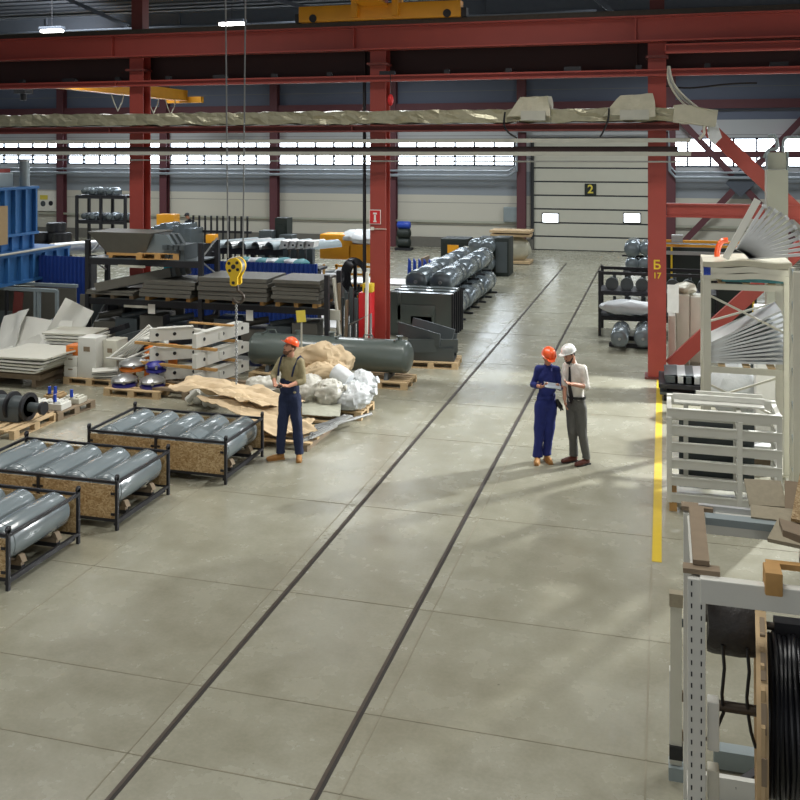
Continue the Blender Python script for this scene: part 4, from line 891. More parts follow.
for k in range(6):
    x = atY(340+k*5, 320, 19.9).x; h_ = 1.5+.12*(k % 3)
    one('steel_section', MB().prism([(-.045, -.03), (.045, -.03), (.045, .03), (.03, .03), (.03, -.015), (-.03, -.015), (-.03, .03), (-.045, .03)], (0, 0, 0), (0, .02, h_), up=(0, 1, 0)), 'dgrey', 'dark upright steel section beside the planks, %s from the left' % ['first', 'second', 'third', 'fourth', 'fifth', 'sixth'][k], 'section', 'upright sections beside the red cabinet', loc=(x, 20.0, 0), smooth=False)
p = T('tube_railing', 'silver sloping tube railing in front of the red cabinet', 'railing', (atY(358, 330, 19.4).x, 19.45, 0))
a = atY(349, 325, 19.4); b_ = atY(370, 315, 19.4); ox = p.location.x
MB().tube([(a.x-ox, 0, 0), (a.x-ox, 0, a.z), (b_.x-ox, 0, b_.z+.02), (b_.x-ox, 0, 0)], .03, 8).build('railing_tube', 'steel', p)
MB().tube([(a.x-ox+.14, 0, 0), (a.x-ox+.14, 0, a.z+.03)], .02, 8).build('baluster', 'steel', p)
# dark folded channels on pallet + panel pack right of column
q = F(440, 360); pc = make_pallet('pallet under the folded dark channels right of the middle column', (q.x-.75, 20.4-.4+.25+.0, 0), .1)
pc.location = (-4.95, 20.55, 0)
for k, (dx, dy, dz, ry, rz) in enumerate(((-.05, 0, .0, 0, .1), (.0, -.05, .2, .0, .25), (-.2, .05, .42, .15, -.3))):
    m = MB(); pr = [(-.28, 0), (.28, 0), (.34, .3), (.3, .3), (.25, .03), (-.25, .03), (-.3, .3), (-.34, .3)]
    m.prism(pr, (-.55, 0, 0), (.55, 0, 0)); m._x(m.b.verts, Euler((0, ry, rz)).to_matrix().to_4x4())
    one('folded_channel', m, 'dgrey', 'dark folded steel channel on the pallet right of the column, %s' % ['lowest', 'middle', 'topmost and tilted'][k], 'channel', 'folded dark channels', loc=(-4.95+dx, 20.55+dy, PT+dz), smooth=False)
q = F(452, 338); x1 = q.x; x0 = atY(388, 300, q.y).x; zt2 = atY(420, 293, q.y).z
p = T('door_pack', 'pack of large dark grey steel cabinet panels standing beside the aisle', 'panels', ((x0+x1)/2, q.y+.7, 0))
W_ = x1-x0
for k in range(6):
    yy = -.62+k*.24
    MB().box((0, yy, zt2/2), (W_-.04*k, .16, zt2-.03*(k % 2))).build('panel', 'dgrey' if k % 2 else 'tank', p, smooth=False)
    MB().box((W_/2+.01, yy-.07, zt2/2), (.05, .04, zt2)).build('panel_edge', 'black', p, smooth=False)
for (a, b_, c_, d_) in ((-.1, .55, W_*.6, .5), (.05, .35, W_*.34, .35), (-W_*.32, .75, .1, .7)):
    MB().box((a, -.72, b_), (c_, .03, d_), bev=.01).build('pressed_field', 'tank', p)
# ================================================================== GLOSSY CYLINDERS ALONG THE AISLE
cyl_tpl = None
def gloss(lb, x, y, z, L=2.15, r=.32, rz=0, m='chrome', legs=True):
    global cyl_tpl
    if cyl_tpl is None:
        t = T('glossy_tank', lb, 'tank', (x, y, z), rz, 'glossy grey tanks beside the aisle')
        MB().tankp((0, -L/2, 0), (0, L/2, 0), r, .28, 28).build('tank_shell', m, t, ang=60)
        MB().cyl((0, -L/2-.04, 0), (0, -L/2+.05, 0), .05, n=10).build('end_boss', 'steel', t)
        for yy in (-L*.3, L*.3):
            MB().tube([(r*1.01*math.cos(a), yy, r*1.01*math.sin(a)) for a in [2*PI*i/24 for i in range(24)]], .006, 5, closed=True).build('band', 'chrome', t)
            MB().box((0, yy, -r*.98), (r*1.3, .06, .1)).build('foot', 'dgrey', t)
        cyl_tpl = t; return t
    return dup(cyl_tpl, (x, y, z), rz, lb)
ordn = ['first', 'second', 'third', 'fourth', 'fifth', 'sixth', 'seventh', 'eighth']
bx_ = -4.75
rows = [(-5.72, .42, 25.9, 3), (-6.42, .42, 25.9, 3), (-5.95, 1.12, 26.6, 3), (-6.65, 1.12, 26.6, 3)]
for r_, (x, z, y0, n) in enumerate(rows):
    for k in range(n):
        gloss('glossy grey tank, %s from the camera in the %s row' % (ordn[k], ['lower aisle-side', 'lower inner', 'upper aisle-side', 'upper inner'][r_]), x, y0+k*2.35, z)
cr = T('tank_cradle', 'low black cradle under the lower row of glossy tanks', 'cradle', (-6.05, 28.2, 0))
for k in range(7): MB().box((0, -3.1+k*1.05, .03), (1.4, .08, .05)).build('cross_bar', 'black', cr, smooth=False)
cr2 = T('tank_cradle', 'black crossbars carrying the upper row of glossy tanks', 'cradle', (-6.3, 28.9, .75))
for k in range(6): MB().box((0, -3.0+k*1.1, .01), (1.5, .07, .05)).build('cross_bar', 'black', cr2, smooth=False)
# blue stake trolley with silver frames
Yb = 30.0
x0 = atY(402, 280, Yb).x; x1 = atY(458, 280, Yb).x
p = T('stake_trolley', 'row of blue upright stakes with yellow feet behind the panel pack', 'trolley', ((x0+x1)/2, Yb, 0)); W_ = x1-x0
hS = atY(430, 262, Yb).z
for k in range(9):
    x = -W_/2+.25+k*(W_-.5)/8; MB().prism([(-.09, 0), (.09, 0), (.05, hS), (-.03, hS+.1)], (x, .04, 0), (x, -.04, 0)).build('blue_stake', 'blues', p, smooth=False)
    MB().box((x, -.1, .12), (.2, .2, .22)).build('yellow_foot', 'yel', p, smooth=False)
MB().box((0, .15, .1), (W_, .3, .12)).build('base_rail', 'black', p, smooth=False)
one_ = T('profile_bundle', 'layered bundle of pale galvanised profiles behind the blue stakes', 'bundle', ((x0+x1)/2+.5, Yb+1.0, 0))
for k in range(9): MB().box((0, 0, .1+k*.125), (W_*.72, 1.0, .05)).build('profile_layer', 'alu', one_, smooth=False)
for x in (-.9, -.3, .3, .9):
    MB().box((x, 0, .6), (.09, .85, 1.2)).build('spacer', 'woodd', one_, smooth=False)
q = atY(453, 249, 34.5)
p = T('yellow_sign', 'small orange-yellow sign board on a post near the far tanks', 'sign', (q.x, 34.5, 0)); MB().box((0, 0, q.z), (.42, .03, .3)).build('sign_board', 'yel', p, smooth=False); MB().cyl((0, 0.03, 0), (0, 0.03, q.z), .03, n=8).build('sign_post', 'yel', p)
q = atY(466, 252, 33); one('white_post', MB().box((0, 0, q.z/2+.1), (.16, .12, q.z+.2)), 'beige', 'pale square post left of the farthest tanks', 'post', loc=(q.x, 33, 0), smooth=False)
for k, (px, lb) in enumerate(((475, 'left dark coil of glossy hoses before the dark green boxes'), (487, 'right dark coil of glossy hoses before the dark green boxes'))):
    q = atY(px, 250, 35.5); one('hose_coil', MB().tankp((0, -.4, 0), (0, .4, 0), .33, .5, 18).cyl((0, -.42, 0), (0, .42, 0), .12).box((0, 0, -.4), (.4, .6, .2)), 'chrome', lb, 'coil', 'dark glossy coils', loc=(q.x, 35.5, .5))
    one('hose_coil', MB().tankp((0, -.4, 0), (0, .4, 0), .3, .5, 18), 'chrome', lb.replace('coil', 'upper coil'), 'coil', 'dark glossy coils', loc=(q.x+.05, 35.6, 1.14))
for k, (pa_, pb_, yy, hh, lb) in enumerate(((444, 470, 37.5, 1.25, 'dark green-black box on the left of the far row'), (480, 498, 37, 1.35, 'dark green-black box in the middle of the far row'), (497, 511, 36.2, 1.45, 'dark green box with grey door nearest the gate'))):
    x0 = atY(pa_, 250, yy).x; x1 = atY(pb_, 250, yy).x
    p = T('equipment_box', lb, 'box', ((x0+x1)/2, yy, 0), 0, 'dark boxes near the gate'); MB().box((0, 0, hh/2), (x1-x0, 1.2, hh), bev=.02).build('box_body', 'bl', p); MB().box((0, -.61, hh*.5), ((x1-x0)*.8, .03, hh*.8)).build('box_door', 'dgrey' if k == 2 else 'bl', p, smooth=False)
q = atY(507, 240, 40)
pp = T('wrapped_pallet', 'wooden pallets lying on wrapped bags left of the gate', 'pallet load', (q.x+.2, 40, 0))
MB().ell((.1, 0, .6), (.75, .5, .55), n=18).rough(.08, 3).build('wrapped_bag', 'foilw', pp)
for z, a_ in ((.08, 0), (1.2, .06), (1.36, -.04)): MB().box((0, 0, z), (1.7, 1.1, .1), rz=a_).build('wooden_board', 'wood', pp, smooth=False)
MB().box((-.6, 0, .6), (.1, .8, 1.2)).build('corner_post', 'woodd', pp, smooth=False)
q = atY(511.5, 214.5, YW-.15); one('wall_cabinet', MB().box((0, 0, 0), (.75, .25, .72), bev=.02).box((0, -.13, 0), (.62, .02, .6)), 'galv', 'grey cabinet mounted on the back wall left of the gate', 'cabinet', loc=(q.x, YW-.14, q.z), smooth=False)
q = F(404, 250)
p = T('compressor', 'dark blue-black compressor stack near the back wall, behind the middle column', 'machine', (q.x, q.y, 0))
for z in (.35, .8, 1.2): MB().tankp((-.35, 0, z), (.35, 0, z), .24 if z < 1.2 else .18, .5, 16).build('pressure_vessel', 'bl' if z < 1.2 else 'blues', p)
MB().box((0, 0, .06), (.8, .5, .12)).build('base_frame', 'black', p, smooth=False); MB().box((0, .2, .7), (.5, .1, 1.3)).build('back_plate', 'bl', p, smooth=False)
# white table and yellow machine, coils
q = atY(383, 258, 26.5)
p = T('white_table', 'white topped work table on black legs behind the middle column', 'table', (q.x, 26.5, 0)); zt3 = .95
MB().box((0, 0, zt3), (1.9, 1.1, .05)).build('table_top', 'sw', p, smooth=False)
for x in (-.9, .9):
    for y in (-.5, .5): MB().box((x, y, zt3/2), (.06, .06, zt3)).build('leg', 'black', p, smooth=False)
q = atY(350, 265, 29)
p = T('yellow_machine', 'yellow caged machine wrapped in clear film, left of the middle column', 'machine', (q.x, 29, 0))
zb = atY(350, 240, 29).z
MB().box((-.35, 0, 1.7), (1.1, .8, .8), bev=.05).build('machine_body', 'yel', p); MB().box((.5, 0, 1.5), (.9, .8, .6), bev=.05).build('side_body', 'yel', p)
m = MB()
for x in (-.3, 0, .3, .6, .9): m.box((x, -.45, .6), (.06, .06, 1.1))
for z in (.15, .5, .85, 1.1): m.box((.3, -.45, z), (1.3, .06, .06))
m.build('cage', 'yel', p, smooth=False)
MB().box((.3, .1, .3), (1.2, .7, .6)).build('machine_base', 'dgrey', p, smooth=False)
MB().ell((.55, -.1, 2.0), (.75, .5, .25), n=20).rough(.12, 3).build('clear_film', 'plasw', p, ang=25)
q = atY(326, 262, 27.5)
p = T('pipe_bundle', 'bundle of shiny grey parts with a pale post, left of the yellow machine', 'bundle', (q.x, 27.5, 0))
for k in range(7): MB().cyl((-.5+.04*k, -.45, .75+.12*(k % 3)), (.6, .4, .8+.12*(k % 4)), .07, n=10).build('tube', 'alu' if k % 2 else 'dgrey', p)
MB().box((0, 0, .35), (1.2, .9, .7)).build('support_box', 'dgrey', p, smooth=False)
MB().cyl((.15, -.6, 0), (.15, -.6, 1.35), .04, n=8).build('pale_post', 'woody', p)
q = atY(354, 278, 22.6)
p = T('cable_coil', 'large hanging coil of black cable left of the middle column', 'coil', (q.x, 22.6, 0)); zc = atY(354, 276, 22.6).z
for k in range(7):
    MB().tube([((.42-.03*k)*math.cos(a)*.8+.03*k, -.05*k, zc+(.45-.02*k)*math.sin(a)) for a in [2*PI*i/22 for i in range(22)]], .025, 6, closed=True).build('cable_loop', 'rubber', p)
MB().box((0, .1, (zc+.3)/2), (.08, .06, zc+.3)).build('hanger_post', 'black', p, smooth=False); MB().box((0, -.12, zc+.42), (.1, .4, .05)).build('hanger_arm', 'black', p, smooth=False)
q = atY(371, 283, 20.0); one('yellow_box', MB().box((0, 0, 0), (.23, .2, .2), bev=.02), 'ybox', 'bright yellow box on top of the red cabinet', 'box', loc=(atY(366, 320, 20.1).x+.05, 20.12, atY(366, 292, 20.1).z+.1))
one('bright_floor_patch', MB().box((0, 0, .01), (3.2, 3.5, .02)), 'sw', 'added pale patch for the bright floor behind the blue fence', 'sheet', loc=(atY(328, 275, 26).x-.2, 25.8, 0), smooth=False)  # added slab, puts the brightness of the floor here into a white colour
# ================================================================== FAR LEFT AREA
def far_rack(lb, px0, px1, Yr, hs, pyt, load=True):
    x0, x1 = atY(px0, 220, Yr).x, atY(px1, 220, Yr).x; zt = atY(px0, pyt, Yr).z; W_ = x1-x0
    p = T('storage_rack', lb, 'rack', ((x0+x1)/2, Yr, 0))
    for x in (-W_/2, 0, W_/2):
        for y in (-.5, .5): MB().box((x, y, zt/2), (.12, .12, zt)).build('upright', 'black', p, smooth=False)
    for h in hs:
        for y in (-.5, .5): MB().box((0, y, h), (W_, .08, .14)).build('load_beam', 'black', p, smooth=False)
        MB().box((0, 0, h+.08), (W_, 1.1, .03)).build('shelf_deck', 'black', p, smooth=False)
    return p, x0, x1
p, x0, x1 = far_rack('black rack with grey parts near the back wall at the far left', 83, 131, 40, (1.35, 2.55), 195)
for k in range(6):
    for h in (1.45, 2.65):
        if h > 2 and k > 3: continue
        one('grey_part', MB().tankp((0, -.45, .16), (0, .45, .16), .15+.03*(k % 2), .4, 14).box((.15, 0, .1), (.2, .7, .2)), 'chrome' if k % 2 else 'dgrey', 'grey metal part on the %s shelf of the far left rack, %s from the left' % ('lower' if h < 2 else 'upper', ordn[k]), 'metal part', 'parts on the far left rack', loc=(x0+.3+k*.46, 40, h+.02))
for k, px in enumerate((40, 52, 62)):
    for j in range(4 if k != 1 else 5):
        q = atY(px, 240, 33)
        one('dark_reel', MB().cyl((0, 0, 0), (0, 0, .36), .36, n=20).cyl((0, 0, .04), (0, 0, .32), .40, n=20), 'blackp', 'black wrapped reel, %s from the floor in the %s stack beside the blue container' % (ordn[j], ['left', 'middle', 'right'][k]), 'reel', 'black reels in stacks', loc=(q.x, 33+.3*(k % 2), .37*j))
Yt = 24.6; a = atY(52, 249, Yt); b_ = atY(90, 242, Yt)
p = T('wrapped_tube', 'thick silver wrapped tube resting high behind the dark blue fence', 'tube', ((a.x+b_.x)/2, Yt, 0)); mx_ = (a.x+b_.x)/2
MB().cyl((a.x-mx_, 0, a.z-.02), (b_.x-mx_, .8, a.z+.05), .19, .21, n=20).build('tube_body', 'alu', p); MB().cyl((a.x-mx_-.05, 0, a.z-.03), (a.x-mx_+.1, .05, a.z-.02), .2, n=20).build('tube_cap', 'foilw', p)
for x in (a.x-mx_+.2, b_.x-mx_-.2): MB().box((x, .3, (a.z-.2)/2), (.15, .5, a.z-.2)).build('support', 'black', p, smooth=False)
q = F(190, 250)
# glossy grey machine and rows of grey parts in the far bay
for k in range(7):
    q = atY(158+k*6, 245, 37.5)
    one('grey_machine', MB().box((0, 0, .7), (.34, 1.2, 1.4+.1*(k % 3)), bev=.06).cyl((-.0, -.62, 1.0), (0, -.6, 1.0), .12), 'chrome', 'glossy grey machine unit left of the distant worker, %s from the left' % ordn[k], 'machine', 'glossy grey units in the far bay', loc=(q.x, 37.5, .0+.05*(k % 3)))
q = atY(163, 222, 39.5); one('yellow_cabinet', MB().box((0, 0, .9), (.9, .6, 1.8), bev=.03), 'yel', 'yellow cabinet behind the glossy grey units at the left column', 'cabinet', loc=(q.x+.1, 39.8, 0))
q = atY(212, 241, 34); p = T('ochre_box', 'small ochre box on a dark base left of the hoist ropes', 'box', (q.x, 34, 0)); MB().box((0, 0, 1.3), (.36, .4, .34), bev=.03).build('box_body', 'yel', p); MB().box((0, 0, .56), (.5, .5, 1.12)).build('dark_base', 'black', p, smooth=False)
p, x0, x1 = far_rack('black rack with grey half-pipes behind the blue fence', 222, 300, 25.2, (1.9, .7), 250)
for k in range(7):
    q = x0+.45+k*.42
    def fn(u, v): a = PI*u; return (-.2*math.cos(a), (v-.5)*1.5, .2*math.sin(a))
    one('half_pipe', MB().sheet(fn, 10, 2, .02), 'steel' if k % 2 else 'galv', 'grey curved half-pipe sheet on the rack behind the fence, %s from the left' % ordn[k], 'half pipe', 'half-pipes on the far rack', loc=(q, 25.2, 2.01), rz=-.5)
for k in range(4):
    q = atY(287+k*8, 246, 24.4)
    m = MB().prism([(-.14, 0), (.14, 0), (.14, .16), (-.08, .16)], (0, -.12, 0), (0, .12, 0))
    b0 = T('white_bracket', 'white bracket on a dark post above the blue fence, %s from the left' % ordn[k], 'bracket', (q.x, 24.4, 0), 0, 'white brackets above the blue fence')
    m2 = MB().prism([(-.16, q.z-.08), (.14, q.z-.02), (.17, q.z+.14), (-.1, q.z+.16)], (0, .2, 0), (0, -.2, 0)).build('bracket_plate', 'sw', b0, smooth=False)
    MB().box((0, 0, (q.z-.08)/2), (.16, .2, q.z-.08)).build('bracket_post', 'dgrey', b0, smooth=False)
    MB().cyl((0.02, -.21, q.z+.04), (0.02, -.2, q.z+.04), .03, n=10).build('bracket_hole', 'black', b0)
for k, (px, hh) in enumerate(((268, 1.5), (279, 2.0), (288, 1.35), (262, 1.2))):
    q = atY(px, 235, 36); one('dark_box', MB().box((0, 0, hh/2), (.55, .6, hh), bev=.02).box((0, -.32, hh*.5), (.4, .04, hh*.7)), 'bl' if k % 2 else 'dgrey', 'dark upright box by the back wall above the half-pipes, %s' % ['second from the left', 'tallest', 'rightmost', 'leftmost'][k], 'box', 'dark boxes above the half-pipes', loc=(q.x, 36+.5*(k % 2), .0), smooth=False)
p = T('stake_rack', 'black frame of upright stakes right of the distant worker', 'frame', (atY(218, 240, 38).x, 38, 0))
for k in range(10): MB().box((-1.2+k*.29, 0, .95), (.07, .07, 1.9)).build('stake', 'black', p, smooth=False)
for z in (.5, 1.2): MB().box((.1, 0, z), (3.0, .1, .1)).build('frame_rail', 'black', p, smooth=False)
m = MB()
for k in range(8):
    q = atY(236+k*9, 256, 23.2)
    one('teal_wrap', MB().ell((0, 0, .1), (.25, .3, .1), n=12).rough(.04, 5, k), 'teal' if k % 2 else 'plasw', 'teal film wrapped bundle above the blue fence, %s from the left' % ordn[k], 'bundle', 'teal wrapped bundles behind the fence', loc=(q.x, 23.3, 1.73))
p = T('trestle_table', 'low black trestle carrying teal wrapped bundles behind the blue fence', 'trestle', (atY(267, 256, 23.3).x, 23.3, 0)); MB().box((0, 0, 1.7), (3.2, .6, .06)).build('trestle_top', 'black', p, smooth=False)
for x in (-1.4, 1.4): MB().box((x, 0, .84), (.1, .5, 1.68)).build('trestle_leg', 'black', p, smooth=False)
q = atY(44, 213, YW-.3)
for k, (px, py, w_, h_, m_, lb) in enumerate(((48, 201, 1.6, 1.1, 'paper', 'white poster board with small pictures on the back wall at the far left'),)):
    q = atY(px, py, YW-.1); p = T('poster_board', lb, 'board', (q.x, YW-.1, q.z)); MB().box((0, 0, 0), (w_, .05, h_)).build('board_face', m_, p, smooth=False)
    MB().box((-.25, -.03, .2), (.5, .01, .25)).build('picture', 'ylw', p, smooth=False); MB().cyl((-.3, -.035, -.15), (-.3, -.025, -.15), .16, n=14).build('round_picture', 'dgrey', p); MB().cyl((.2, -.035, -.12), (.2, -.025, -.12), .14, n=14).build('round_picture', 'black', p)
# ================================================================== RIGHT SIDE: dark rack and tanks behind the right column
Yk = 25.5
x0 = atY(601, 300, Yk).x; x1 = x0+2.9; z1 = atY(603, 268, Yk).z
p = T('storage_rack', 'black rack with rows of dark castings left of the right column', 'rack', ((x0+x1)/2, Yk, 0)); W_ = x1-x0
for x in (-W_/2, W_/2):
    for y in (-.55, .55): MB().box((x, y, z1/2), (.07, .07, z1)).build('upright', 'black', p, smooth=False)
for h in (.45, 1.1, z1-.06):
    for y in (-.55, .55): MB().box((0, y, h), (W_, .05, .08)).build('load_beam', 'black', p, smooth=False)
    if h < 1.5: MB().box((0, 0, h+.05), (W_, 1.1, .02)).build('shelf_deck', 'black', p, smooth=False)
for s, h in (('lower', .52), ('upper', 1.17)):
    for k in range(7):
        one('dark_casting', MB().cyl((0, -.3, .14), (0, .3, .14), .12, n=12).cyl((0, -.36, .14), (0, -.3, .14), .17, n=12).cyl((.05, 0, .2), (.05, 0, .42), .04, n=8), 'dgrey', 'dark flanged casting on the %s shelf of the black rack, %s from the left' % (s, ordn[k]), 'casting', 'dark castings on the right black rack', loc=(x0+.3+k*.38, Yk, h+.01))
for k, (px, py, r_) in enumerate(((633, 247, .26), (646, 247, .2), (633, 262, .22), (645, 262, .22))):
    q = atY(px, py, 31); 
    one('dark_cylinder', MB().tankp((0, -.7, 0), (0, .7, 0), r_, .4, 20), 'chrome', 'glossy dark cylinder stacked before the gate, %s' % ['upper left', 'upper right beside the column', 'lower left', 'lower right beside the column'][k], 'cylinder', 'glossy cylinders before the gate', loc=(q.x, 31, q.z))
q = atY(640, 270, 31)
p = T('cylinder_stand', 'black stand carrying the glossy cylinders before the gate', 'stand', (q.x+.1, 31, 0)); zz = atY(633, 262, 31).z-.24
for x in (-.5, 0, .5): MB().box((x, 0, zz/2), (.1, 1.2, zz)).build('stand_leg', 'black', p, smooth=False)
MB().box((0, 0, zz-.02), (1.2, 1.3, .05)).build('stand_top', 'black', p, smooth=False)
zz2 = atY(633, 247, 31).z-.28; MB().box((-.2, .0, zz2), (.9, .1, .05)).build('stand_spacer', 'black', p, smooth=False)
for k, px in enumerate((619.5, 643)):
    q = F(px, 352); tk = dup(cyl_tpl, (q.x, q.y+.6, .32), 0, 'glossy dark tank standing low in front of the black rack, %s one' % ['left', 'right']  [k], 'pair of glossy tanks at the right column'); tk.scale = (.66, .62, .66)
q = F(632, 350)
p = T('tank_cradle', 'black cradle under the pair of glossy tanks at the right column', 'cradle', (q.x, q.y+.7, 0))
for y in (-.45, .45): MB().box((0, y, .06), (1.1, .08, .1)).build('cross_bar', 'black', p, smooth=False)
c = atY(630, 316, 24.0)
one('wrapped_bundle', MB().ell((0, 0, 0), (.75, .3, .18), n=24).rough(.06, 4, 2), 'plasw', 'crumpled white film lying over the cradle behind the pair of tanks', 'film', loc=(c.x, 24.35, .86), ang=25)
# dark press with yellow rails behind the column
Yp_ = 27.5; x0 = atY(666, 260, Yp_).x; x1 = x0+2.4; zt = atY(690, 248, Yp_).z
p = T('press_machine', 'large dark blue-black press with yellow rails right of the column', 'machine', ((x0+x1)/2, Yp_+.8, 0))
MB().box((0, 0, zt/2), (x1-x0, 1.5, zt), bev=.03).build('machine_body', 'bl', p)
MB().box((0, -.78, zt-.15), (x1-x0, .08, .1)).build('front_bar', 'steel', p, smooth=False)
for z in (zt+.12, zt-.0): MB().box((0, -.7, z+.05), (x1-x0+.1, .08, .07)).build('yellow_rail', 'yel', p, smooth=False)
for x in (-1.05, 1.1): MB().box((x, -.79, zt*.5), (.05, .05, zt)).build('yellow_edge', 'ybox', p, smooth=False)
MB().box((-.9, -.7, zt+.25), (.3, .2, .2)).build('motor', 'steel', p, smooth=False)
# paper sheet hanging at right side of column
q = atY(673, 299, Y0-.35); one('paper_sheet', MB().box((0, 0, 0), (.23, .01, .58)), 'sw', 'blank white sheet hanging at the right side of the right red column', 'paper', loc=(q.x, Y0-.32, q.z), smooth=False)
# beige wrapped boxes
Yx = 21.4
for k, (a, b_, t_, bt, lb) in enumerate(((668, 676, 316, 356, 'narrow beige carton beside the right red column'), (676, 690, 295, 345, 'beige wrapped carton column right of the hanging sheet'), (690, 703, 297, 345, 'beige wrapped carton column behind the white rack post'))):
    yy = Yx+(.0 if k else -.3); x0 = atY(a, 300, yy).x; x1 = atY(b_, 300, yy).x; zt = atY(a, t_, yy).z
    p = T('carton_column', lb, 'carton', ((x0+x1)/2, yy+.35, 0), 0, 'beige cartons behind the rack'); MB().box((0, 0, zt/2+.1), (x1-x0-.01, .6, zt-.2), bev=.03).build('carton_body', 'beige', p); MB().box((0, 0, .05), (x1-x0-.02, .6, .1)).build('carton_base', 'woodd', p, smooth=False)
q = atY(686, 289, Yx+.3); one('film_wrap', MB().ell((0, 0, .1), (.25, .22, .13), n=14).rough(.05, 6), 'foilw', 'crumpled film on top of the beige cartons', 'film', loc=(atY(684, 290, Yx+.3).x, Yx+.35, atY(684, 295, Yx).z+.0), ang=25)
for k in range(5):
    x = atY(672+k*8, 360, 19.3).x
    one('metal_part', MB().prism([(-.12, 0), (.12, 0), (.15, .14), (-.09, .16)], (0, -.45, 0), (0, .45, 0)).box((0, -.47, .07), (.2, .03, .12)), 'alu' if k % 2 else 'dgrey', 'shiny folded part on the low trolley right of the column base, %s from the left' % ordn[k], 'metal part', 'folded parts at the column base', loc=(x, 19.2, .36), smooth=False)
p = T('trolley', 'low black trolley with folded parts right of the column base', 'trolley', (atY(692, 370, 19.2).x, 19.2, 0))
MB().box((0, 0, .31), (1.25, 1.1, .08)).build('trolley_deck', 'black', p, smooth=False); MB().box((0, 0, .16), (1.2, 1.0, .05)).build('lower_deck', 'dgrey', p, smooth=False)
for x in (-.5, .5):
    for y in (-.4, .4): MB().cyl((x-.03, y, .07), (x+.03, y, .07), .07, n=14).build('wheel', 'blackp', p); MB().box((x, y, .2), (.05, .05, .2)).build('trolley_post', 'black', p, smooth=False)
# pale square duct column
x0 = atY(767, 200, 19.4).x; x1 = atY(788, 200, 19.4).x; zt = atY(777, 170, 19.4).z; zt2 = atY(777, 152, 19.4).z
p = T('square_duct', 'tall pale grey square duct rising behind the fan of profiles', 'duct', ((x0+x1)/2, 19.6, 0))
MB().box((0, 0, zt/2), (x1-x0, .45, zt)).build('duct_body', 'duct', p, smooth=False)
for x in (-.18, .18): MB().box((x*1.05, -.1, (zt+zt2)/2), (.03, .2, zt2-zt)).build('duct_corner', 'galv', p, smooth=False)
MB().box((0, .05, (zt+zt2)/2), (.34, .3, zt2-zt-.02)).build('duct_neck', 'duct', p, smooth=False)
o = tubeP([(764, 158), (769, 150), (777, 148), (775, 136), (768, 136)], 19.5, .035); child(o.build('bent_pipe', 'galv'), p)
o = tubeP([(783, 152), (784, 140), (790, 137), (812, 138)], 19.5, .03); child(o.build('bent_pipe', 'galv'), p)
# ================================================================== WHITE TALL RACK
Yr = 14.9
xl = atY(707, 400, Yr).x; xr_ = atY(787.5, 400, Yr).x; zt = atY(707, 274, Yr).z; zs = atY(707, 286, Yr).z; zl = atY(745, 371, Yr).z
p = T('tall_rack', 'tall beige rack carrying white sheets and a fan of profiles', 'rack', ((xl+xr_)/2, Yr+.5, 0)); W_ = xr_-xl
for x, yy, hh in ((-W_/2, -.5, zt), (W_/2, -.5, zt), (-W_/2, .5, zt-.1), (W_/2, .5, zt-.1)):
    o = MB().box((x, yy, hh/2), (.11, .09, hh)).build('upright', 'beige', p, smooth=False)
    MB().box((x, yy, .01), (.18, .16, .02)).build('foot_plate', 'beige', p, smooth=False)
for h in (zs, zl):
    for y in (-.5, .5): MB().box((0, y, h), (W_-.1, .05, .09)).build('load_beam', 'beige', p, smooth=False)
    for x in (-.35, 0, .35): MB().box((x, 0, h+.05), (.1, 1.0, .03)).build('cross_support', 'wood', p, smooth=False)
for x in (-W_/2, W_/2): MB().box((x, 0, zs), (.05, .9, .06)).build('side_beam', 'beige', p, smooth=False)
a = zs-.15
MB().bar((-W_/2+.05, -.46, a), (W_/2-.05, -.46, a-.5), .03).build('diagonal_brace', 'beige', p, smooth=False); MB().bar((-W_/2+.05, .46, a-.55), (W_/2-.05, .46, a-.2), .03).build('diagonal_brace', 'beige', p, smooth=False)
MB().bar((-W_/2+.05, -.46, zl-.25), (W_/2-.05, -.46, zl-.7), .03).build('diagonal_brace', 'beige', p, smooth=False); MB().bar((-W_/2+.05, .46, zl-.7), (W_/2-.05, .46, zl-.3), .03).build('diagonal_brace', 'beige', p, smooth=False)
MB().box((-W_/2, -.5, zt+.05), (.1, .1, .12)).build('blue_post_cap', 'blues', p, smooth=False)
# white sheets on top
zs2 = zs+.07
p = T('white_sheets', 'stack of curved white sheets on top of the tall beige rack', 'sheets', ((xl+xr_)/2, Yr+.45, zs2))
MB().box((.1, 0, .03), (.9, .9, .05)).build('teal_base', 'teal', p, smooth=False)
for k in range(3):
    def fn(u, v, k=k): return ((u-.5)*(W_+.12), (v-.5)*1.0, .1+k*.09+.012*math.cos(u*2*PI*1.5+k)-.03*abs(u-.5))
    MB().sheet(fn, 16, 3, .085).build('white_sheet', 'foilw' if k == 2 else 'beige', p)
zf = zs2+.32
# fan of profiles
piv = atY(729, 258, Yr+.3)
for k in range(12):
    ang = math.radians(6+k*4.9); L = 1.0-.012*abs(k-6)
    prof = [(-.022, -.02), (.022, -.02), (.022, .02), (.015, .02), (.015, -.01), (-.015, -.01), (-.015, .02), (-.022, .02)]
    d = Vector((math.cos(ang), 0, math.sin(ang))); b0 = T('metal_profile', 'galvanised profile of the fan on the tall rack, %s from the bottom' % (ordn+['ninth', 'tenth', 'eleventh', 'topmost'])[k], 'profile', (piv.x+.12*(1-k/14), Yr+.3, zf), 0, 'fan of galvanised profiles on the rack')
    MB().prism(prof, d*.16+V(0, -.05, 0), d*L+V(0, -.05, 0), up=(0, 1, 0)).build('profile_bar', 'alu', b0, smooth=False)
    MB().box(d*L+V(0, -.05, 0), (.04, .1, .06), ry=-ang).build('end_plate', 'plasw' if k % 2 else 'steel', b0, smooth=False)
